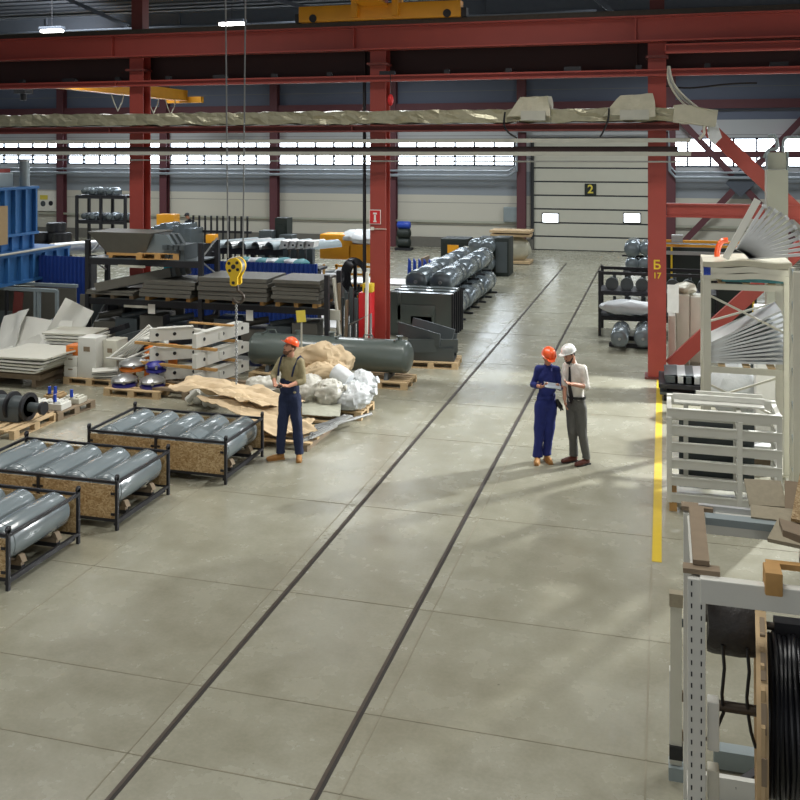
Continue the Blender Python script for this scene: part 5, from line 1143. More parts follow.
one('profile_bar', MB().prism([(-.05, -.02), (.05, -.02), (.05, .02), (-.05, .02)], (0, 0, .03), (.46, 0, .93), up=(0, 1, 0)), 'white', 'wide white bar leaning at the left of the profile fan', 'bar', loc=(piv.x-.06, Yr+.18, zf-.02), smooth=False)
m = tubeP([(718, 263), (717, 256), (718, 248), (722, 241), (728, 240)], 15.6, .045)
one('orange_hose', m, 'hato', 'short orange hose curving up from the white sheets beside the fan', 'hose')
# panels on lower shelf
zl2 = zl+.08
for k in range(11):
    t = math.radians(2+k*2.6); L = 1.12
    d = Vector((math.cos(t), 0, math.sin(t)))
    m = MB().prism([(-.4, -.012), (.4, -.012), (.4, .02), (.37, .02), (.37, .0), (-.37, 0), (-.37, .02), (-.4, .02)], V(0, 0, 0), d*L, up=d.cross(Vector((0, -1, 0))))
    one('cladding_sheet', m, 'alu' if k % 3 else 'plasw', 'silver film-covered panel on the lower shelf of the tall rack, %s from the bottom' % (ordn+['ninth', 'tenth', 'topmost'])[k], 'panel', 'silver panels fanned on the lower shelf', loc=(xl+.06, Yr+.45, zl2+.02+.028*k), smooth=False)
for k in range(3):
    one('cladding_sheet', MB().box((0, 0, 0), (.9-.1*k, .7, .05), rz=.05*k), 'steel' if k % 2 else 'alu', 'silver panel lying on the floor under the tall rack, %s' % ['lowest', 'middle', 'top'][k], 'panel', 'panels under the tall rack', loc=((xl+xr_)/2, Yr+.5, .2+.07*k), smooth=False)
one('bearer', MB().box((0, 0, .08), (.9, .12, .16)), 'woodd', 'wooden bearer under the panels below the tall rack', 'bearer', loc=((xl+xr_)/2, Yr+.5, 0), smooth=False)
# neighbour perforated post at the right edge
xq = atY(797, 400, 14.2).x
p = T('rack_post', 'beige perforated rack post at the right image edge', 'post', (xq, 14.2, 0), 0); MB().box((0, 0, 1.55), (.1, .08, 3.1)).build('upright', 'beige', p, smooth=False)
MB().box((.0, .5, 1.55), (.08, .08, 3.1)).build('upright', 'beige', p, smooth=False)
for k in range(12):
    MB().bar((-.0, .02, .2+k*.24), (.0, .48, .2+k*.24+(.24 if k % 2 else -.0)), .03).build('lattice_bar', 'galv', p, smooth=False)
MB().box((0, 0.25, .01), (.16, .7, .02)).build('foot_plate', 'beige', p, smooth=False)
# cabinets further right behind (white) with dark machine
q = atY(773, 320, 17.2)
one('white_cabinet', MB().box((0, 0, 1.05), (.55, .5, 2.1), bev=.02).box((.0, -.26, 1.1), (.02, .01, 1.8)), 'sw', 'white cabinet seen through the tall rack at its right upright', 'cabinet', loc=(q.x, 17.4, 0))
q = atY(750, 322, 18.0)
p = T('dark_machine', 'dark machine with small white plates seen through the tall rack', 'machine', (q.x, 18.2, 0)); MB().box((0, 0, .8), (.9, .6, 1.1), bev=.1).build('machine_body', 'bl', p); MB().box((0, 0, .12), (.7, .5, .24)).build('machine_base', 'dgrey', p, smooth=False)
MB().cyl((-.3, 0, 1.3), (.3, 0, 1.45), .2, n=18).build('machine_drum', 'dgrey', p)
for x, z in ((-.1, 1.0), (.1, .75)): MB().box((x, -.31, z), (.2, .02, .07)).build('name_plate', 'sw', p, smooth=False)
q = atY(725, 330, 19.8); one('white_bag', MB().ell((0, 0, .5), (.5, .35, .5), n=18).rough(.07, 4), 'plasw', 'white wrapped bale behind the tall rack under the red brace', 'bale', loc=(q.x+.1, 17.9, 0), ang=30)
# ================================================================== WHITE FRAME STACK
Yf = 13.1; xl = F(667, 511).x; n = 6; fh = .285
xr_ = atY(782, 500, Yf).x; W_ = xr_-xl; D = .72
for k in range(n):
    z = .12+k*.226
    p = T('stillage', 'pale welded steel frame in the stack right of the yellow line, %s from the floor' % ordn[k], 'frame', ((xl+xr_)/2, Yf+D/2, z), 0, 'stacked pale steel frames')
    for y in (-D/2, D/2):
        MB().box((0, y, .055), (W_, .05, .12)).box((0, y-.03*(1 if y < 0 else -1), .112), (W_, .03, .012)).build('long_rail', 'white', p, smooth=False)
    for x in (-W_/2+.03, W_*.14, W_/2-.03): MB().box((x, 0, .055), (.06, D-.05, .07)).build('cross_rail', 'white', p, smooth=False)
    for x in (-W_/2+.03, -W_*.32, W_*.14, W_/2-.03):
        for y in (-D/2-(.028 if x in (-W_/2+.03, W_*.14) else 0), D/2):
            if x == -W_*.32 and y < 0: continue
            if k == n-1: continue
            MB().box((x, y, .113), (.065, .04, .224)).build('stub_post', 'white', p, smooth=False)
    if k == n-1:
        MB().box((-.05, .05, .14), (W_*.8, D*.6, .02)).build('top_plate', 'white', p, smooth=False); MB().box((-.05, .0, .19), (W_*.82, .05, .07)).box((.1, D*.3, .19), (W_*.6, .05, .07)).build('top_rail', 'white', p, smooth=False)
for k, x in enumerate((-W_/2+.08, W_/2-.1)):
    one('wooden_block', MB().box((0, 0, .06), (.1, D+.05, .12)), 'woody', 'yellow wooden block under the frame stack, %s' % ['left', 'right'][k], 'block', 'blocks under the frame stack', loc=((xl+xr_)/2+x, Yf+D/2, 0), smooth=False)
# added dark plate, its colour stands in for shade in the stack's gaps
one('dark_plate', MB().box((0, 0, .55), (W_*.7, .02, 1.0)), 'dgrey', 'added dark plate for the shaded gaps of the frame stack', 'plate', loc=((xl+xr_)/2-.05, Yf+D+.1, 0), smooth=False)
# ================================================================== FOREGROUND RACK WITH CABLE REELS
Yn = 6.12; xp = .2; zt = 2.155; D = 1.1; Wn = 1.9
p = T('reel_rack', 'pale slotted steel rack with cable reels at the lower right edge', 'rack', (xp, Yn, 0))
m = MB().box((0, 0, zt/2), (.105, .05, zt), bev=.004).build('upright', 'white', p, smooth=False)
for k in range(30):
    z = .1+k*.07
    for x in (-.03, .027):
        if k == 0 and x < 0: s0 = MB().box((0, 0, 0), (.008, .004, .028)).build('slot', 'black', m, smooth=False); o = s0
        else: o = s0.copy(); COL.objects.link(o)
        o.location = (x, -.0262, z)
MB().box((0, D, zt/2), (.11, .08, zt)).build('upright', 'white', p, smooth=False)
for x in (Wn,):
    for y in (0, D): MB().box((x, y, zt/2), (.11, .08, zt)).build('upright', 'white', p, smooth=False)
for y in (-.01, D): MB().box((Wn/2+.02, y, zt-.06), (Wn-.0, .07, .15), bev=.006).build('top_beam', 'white', p, smooth=False)
for y in (.04, D-.02): MB().box((Wn/2, y, .22), (Wn-.1, .05, .12)).build('lower_beam', 'white', p, smooth=False)
for x in (0, Wn): MB().box((x, D/2, .25), (.07, D-.08, .08)).build('side_rail', 'white', p, smooth=False)
MB().box((0, D/2, zt-.04), (.06, D-.08, .06)).build('side_rail', 'white', p, smooth=False)
for z in (1.26,): MB().box((.1, .06, z-.02), (.07, .1, .3), bev=.01).build('axle_bracket', 'white', p); 
MB().box((.1, .06, .8), (.07, .1, .34), bev=.01).build('lower_bracket', 'beige', p)
MB().cyl((.1, .3, 1.22), (Wn-.1, .3, 1.22), .033, n=14).build('axle', 'rail', p); MB().box((.1, .18, 1.19), (.05, .3, .06)).build('axle_arm', 'rail', p, smooth=False)
MB().cyl((.06, .5, 1.68), (Wn-.1, .5, 1.68), .025, n=12).build('axle', 'rail', p)
# reel
rx = atY(761, 700, Yn+.3).x-xp
rl_ = T('cable_reel', 'wooden cable reel wound with thick glossy black cable at the right edge', 'reel', (xp+rx, Yn+.3, 1.22), -math.radians(4.2))
fl = .62
m = MB()
segs = 36
for k in range(12):
    x0_, x1_ = -fl+2*fl*k/12, -fl+2*fl*(k+1)/12; xm = (x0_+x1_)/2; hh = math.sqrt(max(.0, fl*fl-xm*xm))
    m.box((0, xm, 0), (.022, (x1_-x0_)*.97, 2*hh))
m.build('flange_board', 'wood', rl_, smooth=False)
MB().ax([(fl-.07, -.035), (fl, -.035), (fl, .03), (fl-.07, .03), (fl-.07, -.035)], (0, 0, 0), (1, 0, 0), 48).build('flange_rim', 'wood', rl_, ang=50)
for k in range(14):
    a = 2*PI*k/14; MB().box((0.005, (fl-.035)*math.cos(a), (fl-.035)*math.sin(a)), (.03, .09, .16), rx=a).build('rim_cleat', 'woodd', rl_, smooth=False)
x2 = .62
m = MB().ax([(fl-.07, -.03), (fl, -.03), (fl, .03), (fl-.07, .03), (fl-.07, -.03)], (x2, 0, 0), (x2+1, 0, 0), 48).cyl((x2-.01, 0, 0), (x2+.01, 0, 0), fl-.05, n=40).build('far_flange', 'wood', rl_, ang=50)
MB().cyl((.02, 0, 0), (x2, 0, 0), .3, n=28).build('reel_core', 'woodd', rl_)
cr_ = .021
for k in range(20):
    x = .055+k*.028; rr = .455+.012*math.sin(k*1.7)
    MB().tube([(x+.006*math.sin(3*a+k), rr*math.cos(a), rr*math.sin(a)) for a in [2*PI*i/44 for i in range(44)]], .0155, 8, closed=True).build('cable_turn', 'rubber', rl_)
MB().cyl((.03, 0, 0), (x2-.02, 0, 0), .44, n=36).build('cable_core', 'rubber', rl_)
# upper black drum
rx0 = .1; 
up = T('cable_drum', 'black wrapped cable drum hanging behind the top beam of the slotted rack', 'drum', (xp+.3, Yn+.5, 1.68))
MB().ax([(0, -.2), (.19, -.2), (.205, -.16), (.21, 0), (.205, .1), (.19, .14), (0, .14)], (-.02, 0, 0), (.98, 0, 0), 32).rough(.012, 9).build('drum_winding', 'film', up)
for x, dy in ((-.13, 0), (.02, -.03)):
    k2 = .68
    MB().tube([(x, -.2, -.1*k2), (x+.01, -.22, -.3*k2), (x-.005, -.22, -.55*k2), (x+.005, -.22, -.72*k2), (x+(-.03 if x < 0 else .02), -.22, -.86*k2), (x+(-.1 if x < 0 else .05), -.2, -1.02*k2)], .011, 8).build('hanging_cable_end', 'rubber', up)
MB().box((.35, 0, 0), (.3, .1, .1)).build('axle_sleeve', 'black', up, smooth=False)
MB().box((.56, 0, -.02), (.09, .1, .3), bev=.02).build('drum_holder', 'dmar', up)
# low side stand at the left of the rack
q = F(676, 776)
p = T('side_stand', 'slim beige post with black end cap standing left of the slotted rack', 'stand', (q.x, q.y, 0)); zz = 1.37
MB().box((.0, 0, zz/2+.05), (.085, .06, zz-.1)).build('post', 'beige', p, smooth=False); MB().box((-.035, .02, zz/2-.25), (.03, .08, zz-.62)).build('side_plate', 'white', p, smooth=False)
MB().box((0, 0, .2), (.1, .1, .1)).build('black_cap', 'blackp', p, smooth=False); MB().box((0, 0, .05), (.11, .14, .1)).build('foot', 'galv', p, smooth=False); MB().box((0, 0, zz-.01), (.1, .08, .1)).build('post_head', 'board', p, smooth=False)
for z in (1.18, .62, .32): MB().box((.09, 0, z), (.16, .035, .05 if z > 1 else .07)).build('connecting_bar', 'dgrey' if z > 1 else 'woodd', p, smooth=False)
# floor beams under rack
for k, (yy, h_) in enumerate(((7.35, .1), (7.75, .1))):
    one('floor_beam', MB().box((.0, 0, .09), (1.6, .12, .14)), 'white' if k == 0 else 'galv', ['pale steel beam lying under the slotted rack, front one', 'grey steel beam lying behind the front one under the slotted rack'][k], 'beam', loc=(1.18, yy, 0.0), smooth=False)
one('short_bar', MB().bar((-.13, -.1, 0), (.13, .1, .08), .06), 'black', 'short black bar lying on the steel beam beside the reel', 'bar', loc=(.62, 7.3, .2), smooth=False)
# load on top of rack: planks, osb offcuts
zt += .015
def lay(name, lb, cat, c, s, rz=0, rx=0, ry=0, m='board', group=None):
    return one(name, MB().box((0, 0, 0), s, rx=rx, ry=ry), m, lb, cat, group, loc=c, rz=rz, smooth=False)
g = 'boards on the slotted rack'
lay('wooden_plank', 'long narrow plank running back over the left end of the slotted rack', 'plank', (xp+.03, Yn+.55, zt+.05), (.1, .95, .03), 0, m='woodd')
lay('wooden_plank', 'short plank lying across the front left corner of the slotted rack', 'plank', (xp+.03, Yn+.06, zt+.015), (.22, .09, .03), 0, m='woodd'); lay('wooden_plank', 'short plank lying across the rear left corner of the slotted rack', 'plank', (xp+.04, Yn+D+.03, zt+.015), (.22, .1, .03), 0, m='woodd')
lay('steel_angle', 'shiny narrow steel angle across the rear of the slotted rack', 'angle', (xp+.55, Yn+D+.02, zt+.02), (1.0, .04, .04), -.03, m='alu')
lay('steel_channel', 'grey steel channel across the slotted rack behind the open gap', 'channel', (xp+.42, Yn+D-.2, zt+.02), (.66, .1, .05), -.03, m='galv')
lay('chipboard_piece', 'square chipboard piece at the rear of the slotted rack', 'board', (xp+.52, Yn+D+.15, zt+.12), (.26, .24, .02), .1, rx=.5, group=g); lay('chipboard_piece', 'second square chipboard piece beside the first at the rear', 'board', (xp+.76, Yn+D+.12, zt+.12), (.22, .26, .02), -.1, rx=.6, m='woodd', group=g)
lay('chipboard_piece', 'small chipboard offcut below the two square pieces', 'board', (xp+.6, Yn+D-.1, zt+.06), (.4, .16, .025), -.05, rx=.2, group=g)
lay('chipboard_piece', 'large slanted chipboard sheet on top of the pile at the right edge', 'board', (xp+1.06, Yn+.92, zt+.2), (.75, .5, .025), -.25, rx=.35, m='osbg', group=g)
lay('chipboard_piece', 'broad chipboard sheet lying flat beneath the slanted one', 'board', (xp+.92, Yn+.66, zt+.07), (.8, .5, .025), -.3, rx=.06, group=g)
lay('chipboard_piece', 'narrow weathered chipboard under the right pile', 'board', (xp+1.05, Yn+.42, zt+.03), (.8, .3, .03), -.15, m='woodd', group=g)
lay('wooden_plank', 'dark brown plank leaning upright at the top of the board pile', 'plank', (xp+.93, Yn+1.08, zt+.17), (.1, .03, .34), 0, rx=-.2, ry=-.35, m='woodd')
lay('steel_plate', 'pale bent plate leaning behind the board pile', 'plate', (xp+1.1, Yn+1.12, zt+.19), (.1, .02, .4), 0, ry=-.3, m='alu')
m = MB().prism([(0, 0), (.12, .1), (.3, .16), (.3, .2), (.1, .15), (-.02, .05)], (0, -.1, 0), (0, .1, 0))
one('curved_block', m, 'woodd', 'curved grey-brown wooden piece at the right edge of the pile', 'block', loc=(xp+.82, Yn+.3, zt+.06), smooth=False)
p = T('wooden_beam_end', 'orange-brown timber block hooked over the top beam of the slotted rack', 'timber', (xp+.44, Yn-.0, zt)); MB().box((0, .0, .03), (.1, .16, .14), bev=.01).build('timber_end', 'woody', p); MB().box((.32, .1, .08), (.7, .05, .035)).build('timber_strip', 'woody', p, smooth=False)
# ================================================================== PEOPLE
def vox(mb, name, m, parent, size=.008, sm=4, rough=None, seed=0, it=1):
    bmesh.ops.recalc_face_normals(mb.b, faces=mb.b.faces[:])
    me = bpy.data.meshes.new('tmp'); mb.b.to_mesh(me); mb.b.free()
    o = bpy.data.objects.new('tmp', me); COL.objects.link(o)
    r = o.modifiers.new('r', 'REMESH'); r.mode = 'VOXEL'; r.voxel_size = size
    s = o.modifiers.new('s', 'SMOOTH'); s.iterations = sm; s.factor = .5
    bpy.context.view_layer.update()
    nm = bpy.data.meshes.new_from_object(o.evaluated_get(bpy.context.evaluated_depsgraph_get())); bpy.data.objects.remove(o)
    nm.name = name
    if rough:
        a, sc = rough; nv = [v.normal.copy() for v in nm.vertices]
        for v, n in zip(nm.vertices, nv):
            q = Vector((v.co.x*sc, v.co.y*sc, v.co.z*sc*.55+seed)); v.co += n*(noise.noise(q)*a+(.5-abs(noise.noise(q*2.1)))*a*.6)
    nm.materials.clear(); nm.materials.append(M[m]); nm.polygons.foreach_set('use_smooth', [True]*len(nm.polygons))
    c = bpy.data.objects.new(name, nm); COL.objects.link(c); c.parent = parent; return c
def hand(mb, w, d, n, side=1, curl=.35):
    d = Vector(d).normalized(); n = Vector(n); n = (n-d*n.dot(d)).normalized(); l = d.cross(n)*side
    for k in range(4):
        a = (k-1.5)*.018; mb.cap(w+l*a*.5, w+d*.085+l*a, .017, .013, 8)
        p = w+d*.085+l*a; dd = d.copy(); r = .0105
        for j, L in enumerate(((.036, .04, .038, .03)[k], (.026, .03, .028, .02)[k], .02)):
            dd = (dd+n*curl*(.7+.5*j)).normalized(); q = p+dd*L; mb.cap(p, q, r, r*.92, 8); p = q; r *= .92
    p = w+d*.03-l*.025; q = p-l*.03+d*.035+n*.015; mb.cap(p, q, .014, .012, 8); mb.cap(q, q+d*.03+n*.015-l*.006, .012, .0095, 8)
def rotm(f):   # head frame: local -Y -> f, Z up-ish
    f = Vector(f).normalized(); y = -f; x = y.cross(Vector((0, 0, 1))).normalized(); z = x.cross(y); return Matrix((x, y, z)).transposed()
def figure(lab, bpx, bpy_, zc, J, face, heading, outfit):
    b0 = F(bpx, bpy_); s = zc/FP
    root = T('person', lab, 'person', b0, TH)
    def q(px, py, y=0.): return Vector(((px-bpx)*s, y, (bpy_-py)*s))
    P = {k: q(*v) for k, v in J.items()}
    R = rotm(face); hc = P['head']; hm = lambda v: hc+R @ Vector(v)
    body = MB()
    er = R.to_euler(); hd = heading
    k_ = outfit.get('k', 1.)
    body.ell(hc, (.074, .092, .108), er.x, er.y, er.z, 24); body.ell(hm((0, -.03, -.06)), (.056, .062, .058), er.x, er.y, er.z, 18)
    body.ell(hm((0, -.098, -.018)), (.013, .018, .026), er.x, er.y, er.z, 10)
    body.ell(hm((0, -.088, -.062)), (.024, .012, .009), er.x, er.y, er.z, 10)
    for sx in (-1, 1):
        body.ell(hm((sx*.076, .008, -.015)), (.01, .02, .03), er.x, er.y, er.z, 10); body.ell(hm((sx*.032, -.08, .018)), (.022, .012, .008), er.x, er.y, er.z, 8)
    body.cap(P['neck']-V(0, 0, .05), hc+R @ V(0, .02, -.06), .056*k_, .052*k_)
    chest = (P['sl']+P['sr'])/2-V(0, 0, .13); hip = P['hip']
    body.ell(chest, (.135*k_, .09, .19), 0, 0, hd, 18); body.ell((chest+hip)/2, (.115, .085, .2), 0, 0, hd, 16); body.ell(hip, (.125, .095, .12), 0, 0, hd, 16)
    body.cap(P['sl'], P['sr'], .05, .05)
    for a in 'lr':
        body.cap(P['s'+a], P['e'+a], .045*k_, .036*k_); body.cap(P['e'+a], P['w'+a], .036*k_, .026*k_)
        hand(body, P['w'+a], P['h'+a]-P['w'+a], outfit.get('pn'+a, (0, -.3, 1)), 1 if a == 'r' else -1, outfit.get('curl', .3))
        hj = hip+Vector((math.cos(hd)*(.075 if a == 'r' else -.075), math.sin(hd)*(.075 if a == 'r' else -.075), -.03)); P['j'+a] = hj
        body.cap(hj, P['k'+a], .08, .055); body.cap(P['k'+a], P['a'+a], .052, .036); body.cap(P['a'+a]-V(0, 0, .01), P['a'+a]-V(0, 0, .04), .038, .035)
    vox(body, 'body', 'skin', root, .007, 3)
    # face details
    for sx in (-1, 1):
        MB().ell(hm((sx*.03, -.085, .006)), (.011, .006, .006), er.x, er.y, er.z, 10).build('eye', 'eye', root); MB().cap(hm((sx*.018, -.09, .026)), hm((sx*.045, -.082, .025)), .004, .003, 6).build('eyebrow', 'hair', root)
    MB().cap(hm((-.018, -.096, -.058)), hm((.018, -.096, -.058)), .0045, .0045, 6).build('mouth', 'lip', root)
    # hair
    h = MB().ell(hm((0, .02, .02)), (.081, .085, .1), er.x, er.y, er.z, 20)
    if outfit.get('beard'):
        h2 = MB().ell(hm((0, -.05, -.085)), (.055, .052, .04), er.x, er.y, er.z, 16); h2.ell(hm((0, -.088, -.047)), (.026, .012, .007), er.x, er.y, er.z, 8)
        for sx in (-1, 1): h2.cap(hm((sx*.062, -.01, -.04)), hm((sx*.04, -.05, -.085)), .016, .02, 8)
        vox(h2, 'beard', outfit.get('haircol', 'hair'), root, .006, 2)
    if outfit.get('long'): h.ell(hm((0, .085, -.05)), (.05, .035, .07), er.x, er.y, er.z, 14)
    o = vox(h, 'hair', outfit.get('haircol', 'hair'), root, .007, 2, (.004, 30))
    # helmet
    hmx = Matrix.Translation(hm((0, .008, .055))) @ R.to_4x4() @ Matrix.Rotation(math.radians(-8), 4, 'X')
    pr = [(.101, -.01), (.104, .0), (.103, .02), (.097, .045), (.083, .07), (.06, .088), (.03, .098), (0, .1)]
    m = MB().lathe([(r, z) for r, z in pr]+[], hmx @ Matrix.Diagonal((1, 1.2, 1, 1)), 28); o = m.build('helmet', outfit['hat'], root, ang=60)
    m = MB().prism([(-.075, -.09), (-.05, -.165), (0, -.182), (.05, -.165), (.075, -.09)], (0, 0, -.008), (0, 0, .002), up=(0, 1, 0)); m._x(m.b.verts, hmx); m.build('helmet_peak', outfit['hat'], root)
    m = MB().lathe([(.1, -.012), (.112, -.012), (.113, -.004), (.1, 0), (.1, -.012)], hmx @ Matrix.Diagonal((1, 1.2, 1, 1)), 28); m.build('helmet_rim', outfit['hat'], root)
    m = MB().tube([hmx @ V(0, y, z) for y, z in ((-.11, .03), (-.085, .075), (-.03, .1), (.03, .1), (.085, .075), (.11, .03))], .008, 8); m.build('helmet_ridge', outfit['hat'], root)
    # upper garment
    t = MB(); g = .014
    t.ell(chest+V(0, 0, .02), (.165*k_, .115, .17), 0, 0, hd, 22); t.ell(chest+V(0, 0, -.12), (.15*k_, .112, .16), 0, 0, hd, 20)
    t.cap(P['sl']+V(0, 0, -.005), P['sr']+V(0, 0, -.005), .066, .066); t.cap(P['neck']-V(0, 0, .06), P['neck']-V(0, 0, .015), .085, .062)
    t.ell(hip+V(0, 0, .08), (.142, .112, .12), 0, 0, hd, 18); t.cap(hip+V(0, 0, .1), chest, .118, .125, 18)
    sl = outfit.get('sleeve', 1.)
    for a in 'lr':
        t.cap(P['s'+a], P['e'+a], .062*k_, .052*k_); e = P['e'+a].lerp(P['w'+a], sl); t.cap(P['e'+a], e, .051*k_, .041*k_, 14)
    vox(t, outfit['topname'], outfit['top'], root, .009, 4, (.012, 11), seed=bpx)
    for a in 'lr':
        e = P['e'+a].lerp(P['w'+a], sl); dd = (P['w'+a]-P['e'+a]).normalized(); MB().ax([(.036, 0), (.045, 0), (.047, .02), (.044, .035), (.036, .035)], e-dd*.02, e+dd, 16).build('cuff', outfit['top'], root)
    for sx in (-1, 1):
        c0 = P['neck']+V(0, 0, -.02); fx = Vector((math.sin(hd), -math.cos(hd), 0)); rx_ = Vector((math.cos(hd), math.sin(hd), 0))
        m = MB().prism([(0, .02), (.055, .0), (.02, -.055), (-.0, -.03)], c0+fx*.066, c0+fx*.078) if sx > 0 else MB().prism([(0, .02), (-.055, .0), (-.02, -.055), (.0, -.03)], c0+fx*.066, c0+fx*.078); m.build('collar', outfit['top'], root, smooth=False)
    # trousers
    t = MB(); t.ell(hip, (.158, .122, .13), 0, 0, hd, 20); t.ell(hip+V(0, 0, .07), (.15, .116, .08), 0, 0, hd, 18)
    lw = outfit.get('leg', 1.)
    for a in 'lr':
        t.cap(P['j'+a], P['k'+a], .098*lw, .074*lw); t.cap(P['k'+a], P['a'+a]+V(0, 0, .04), .072*lw, .062*lw); t.cyl(P['a'+a]+V(0, 0, .05), P['a'+a]-V(0, 0, .01), .064*lw, .068*lw, 16)
    vox(t, outfit.get('legname', 'trousers'), outfit['bottom'], root, .009, 4, (.013, 9), seed=bpx+3)
    # shoes
    for a in 'lr':
        an = P['a'+a].copy(); toe = P['t'+a].copy(); an.z = .05; toe.z = .032; dd = (toe-an); dd.z = 0; dd.normalize()
        sh = MB().cap(an-dd*.02+V(0, 0, -.005), an+dd*.12+V(0, 0, -.012), .043, .043); sh.cap(an+dd*.1+V(0, 0, -.015), an+dd*.2+V(0, 0, -.018), .046, .034); sh.cap(an-dd*.01, an+V(0, 0, .05)-dd*.01, .046, .044)
        o = vox(sh, 'shoe', outfit['shoe'], root, .007, 3)
        MB().prism([(-.042, -.058), (.042, -.058), (.05, .1), (.035, .21), (-.035, .21), (-.05, .1)], an*1+V(0, 0, -.05), an+V(0, 0, -.032), up=dd).build('sole', 'blackp' if outfit['shoe'] == 'brown' else 'tan', o)
    return root, P, q
# man in overalls
J = dict(head=(290.3, 347.5, -.01), neck=(291, 356.5, .02), sl=(281.5, 361.5, .04), sr=(300.5, 362, -.04), el=(273.8, 374, -.06), er=(303.5, 379.5, -.08), wl=(277, 380.5, -.27), wr=(291, 382, -.25), hl=(281, 381.5, -.34), hr=(284, 381, -.3),
         hip=(290, 396, 0), kl=(282.5, 424, -.03), kr=(297.2, 425, .0), al=(280.5, 452, .0), ar=(299, 453.5, .02), tl=(268, 456, -.09), tr=(300.5, 460, -.22))
r1, P, q = figure('bearded man in orange helmet, khaki shirt and navy bib overalls, looking up', 287, 459, 14.5, J, (-.74, -.55, .28), -.35,
    dict(hat='hato', top='khaki', topname='shirt', bottom='navy', legname='overalls', shoe='tan', beard=True, haircol='hairl', sleeve=.35, leg=1.08, k=1.08))
# bib and straps
hd = -.35; fx = Vector((math.sin(hd), -math.cos(hd), 0)); rx_ = Vector((math.cos(hd), math.sin(hd), 0)); c0 = q(289.5, 380)
m = MB().ell(c0+V(0, 0, -.02), (.155, .122, .1), 0, 0, hd, 20).ell(c0-V(0, 0, .12), (.16, .125, .16), 0, 0, hd, 20)
vox(m, 'overall_bib', 'navy', r1, .009, 3, (.008, 9))
for a, b_ in (((281.8, 374), (283.2, 357.8)), ((295.5, 375), (300, 358.8))):
    A = q(*a)+fx*.125; B = q(*b_)+fx*.055+V(0, 0, .02); mid = (A+B)/2+fx*.035
    MB().tube([A, mid, B, B-fx*.07+V(0, 0, .012), B-fx*.16-V(0, 0, .05)], .015, 8).build('shoulder_strap', 'navy', r1)
one('work_gloves', MB().box((0, 0, 0), (.07, .1, .03), bev=.008).box((.01, -.01, .02), (.06, .08, .02), rz=.4, bev=.006), 'hair', 'dark small pad held in the hands of the man in overalls', 'pad', loc=Matrix.Rotation(TH, 3, 'Z') @ ((P['hl']+P['hr'])/2+V(0, -.04, .02))+r1.location)
# woman
J = dict(head=(547.8, 358.8, -.07), neck=(548, 366.5, .01), sl=(538.6, 371.5, .0), sr=(556.2, 372, .0), el=(533.3, 387, .03), er=(560.3, 388.5, .02), wl=(538.3, 384.5, -.26), wr=(557, 386.5, -.24), hl=(541.5, 382.3, -.34), hr=(554.5, 383.8, -.33),
         hip=(546, 404, 0), kl=(539.5, 431, -.01), kr=(549.3, 431, .02), al=(537.5, 456, .0), ar=(547.5, 455, .06), tl=(534.5, 460, -.2), tr=(549.5, 460, -.14))
r2, P, q = figure('woman in orange helmet and royal blue coveralls, holding a tablet', 542, 461.5, 14.5, J, (.12, -.8, -.58), .1,
    dict(hat='hato', top='royal', topname='coverall_top', bottom='royal', legname='coverall_legs', shoe='tan', haircol='hairl', sleeve=.55, k=.92, leg=1.08, pnl=(.3, -.4, .8), pnr=(-.3, -.4, .8)))
MB().ax([(.128, -.0), (.14, 0), (.14, .04), (.128, .04)], q(546.5, 397)-V(0, 0, .02), q(546.5, 397)+V(0, 0, 1), 24).build('waistband', 'royal', r2)
tb = T('tablet', 'grey tablet held up between the woman and the man in the white helmet', 'tablet', (0, 0, 0), TH)
tb.location = r2.location+Matrix.Rotation(TH, 3, 'Z') @ q(548.7, 381.6, -.37)
tb.rotation_euler = (math.radians(14), math.radians(8), TH)
MB().box((0, 0, 0), (.25, .175, .01), bev=.003).build('tablet_case', 'galv', tb); MB().box((0, 0, .0055), (.225, .15, .002)).build('tablet_screen', 'screen', tb, smooth=False); MB().box((0, -.0, -.006), (.24, .165, .002)).build('tablet_back', 'screen', tb, smooth=False)
gl = MB().cap((0, 0, 0), (.05, 0, -.09), .03, .04).cap((.03, 0, -.05), (-.01, 0, -.1), .02, .012).cap((.05, 0, -.09), (.09, 0, -.14), .016, .012).cap((.05, 0, -.09), (.06, .01, -.15), .016, .012)
one('work_glove', gl, 'blackp', 'black glove hanging at the hip of the woman in blue coveralls', 'glove', loc=r2.location+Matrix.Rotation(TH, 3, 'Z') @ q(556.5, 401, -.06), rz=TH)
# man in white shirt
J = dict(head=(568.5, 356.5, -.04), neck=(572.5, 364, .03), sl=(567.3, 370, .1), sr=(581.8, 370, -.1), el=(564.8, 386, .04), er=(584.5, 386, -.16), wl=(563.5, 399, -.08), wr=(568.5, 381, -.33), hl=(563.8, 405.5, -.12), hr=(561.5, 379, -.37),
         hip=(576.5, 406, .02), kl=(572.5, 433, .0), kr=(581.5, 433, -.06), al=(574.8, 456.5, .08), ar=(585.5, 456.8, -.06), tl=(563, 461, .0), tr=(575, 464, -.16))
r3, P, q = figure('man in white helmet, white shirt, dark tie and grey trousers beside the woman', 577, 463, 14.35, J, (-.72, -.48, -.42), -.75,
    dict(hat='hatw', top='shirt', topname='shirt', bottom='trous', shoe='brown', beard=True, haircol='hair', sleeve=.12, leg=1.0, k=1.08, pnl=(1, -.3, 0)))
hd = -.75; fx = Vector((math.sin(hd), -math.cos(hd), 0)); c1 = (P['sl']+P['sr'])/2
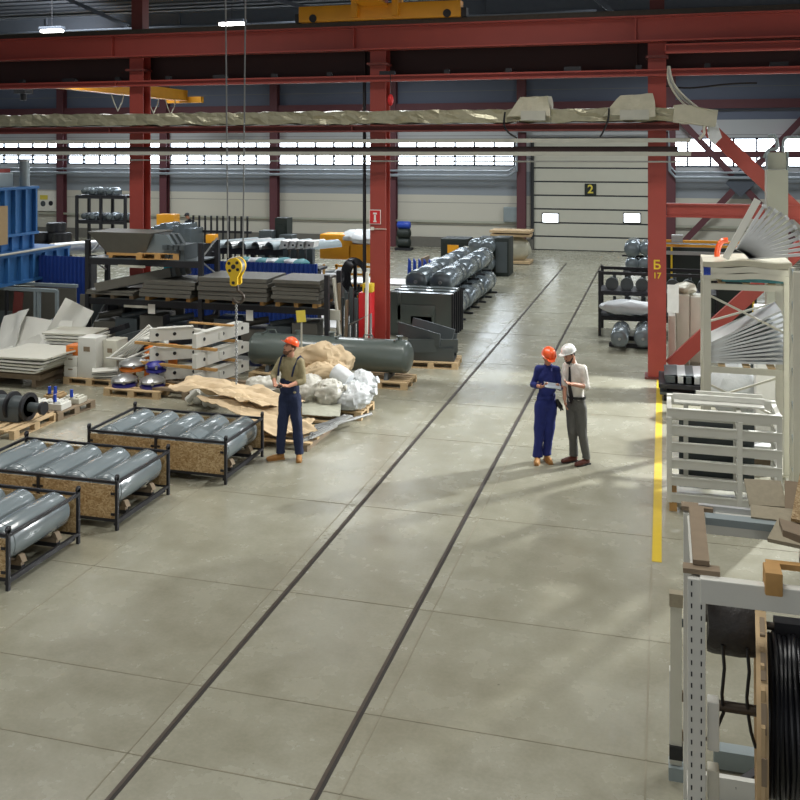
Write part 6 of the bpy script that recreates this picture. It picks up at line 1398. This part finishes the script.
pts = [P['neck']+fx*.07-V(0, 0, .03), c1+fx*.135-V(0, 0, .11), c1+fx*.142-V(0, 0, .25), P['hip']+fx*.14+V(0, 0, .14), P['hip']+fx*.15+V(0, 0, .04)]
m = MB()
rx_ = Vector((math.cos(hd), math.sin(hd), 0))
def fn(u, v):
    i = min(int(u*4), 3); t = u*4-i; p_ = pts[i].lerp(pts[i+1], t); w_ = (.022+.035*min(1, u*1.4)) if u < .93 else .03; return p_+rx_*(v-.5)*w_*1.2
m.sheet(fn, 16, 3, .008).build('necktie', 'tie', r3)
MB().box(P['neck']+fx*.078-V(0, 0, .02), (.03, .02, .035), rz=hd, bev=.006).build('tie_knot', 'tie', r3)
b_ = P['hip']+V(0, 0, .115); m = MB().lathe([(.14, -.018), (.152, -.018), (.152, .018), (.14, .018), (.14, -.018)], Matrix.Translation(b_) @ Matrix.Rotation(hd, 4, 'Z') @ Matrix.Diagonal((1.02, .82, 1, 1)), 28); m.build('belt', 'blackp', r3)
MB().box(b_+fx*.13, (.045, .012, .035), rz=hd).build('belt_buckle', 'steel', r3, smooth=False)
# distant worker (small)
b0 = F(190, 250.5); s = 45.2/FP
J = dict(head=(187.5, 215.8, -.05), neck=(189.5, 219, 0), sl=(186.5, 221.5, -.1), sr=(192.5, 221.5, .1), el=(185.5, 227, -.2), er=(193.5, 227, .05), wl=(184, 231, -.4), wr=(189, 231.5, -.3), hl=(182.5, 231.5, -.5), hr=(186.5, 232, -.45),
         hip=(190, 232.5, 0), kl=(188.5, 241, -.05), kr=(191.5, 241, .05), al=(188.5, 248.5, 0), ar=(191.8, 248.5, .06), tl=(186, 249, -.15), tr=(189.5, 249, -.1))
M['darkc'] = mat('dark_work_clothes', hx('23262d'), .85, 0, .1, 10)
r4, P, q = figure('distant worker in dark clothes and dark cap standing near the back wall', 190, 250.3, 45.2, J, (-.7, -.5, -.4), -.6,
    dict(hat='blackp', top='darkc', topname='jacket', bottom='darkc', shoe='blackp', haircol='hair', sleeve=.95))

r1.scale.z = 1.015; r2.scale.z = 1.03; r3.scale.z = 1.035
tb.location.z += .035; gl_ = bpy.data.objects['work_glove']; gl_.location.z += .025
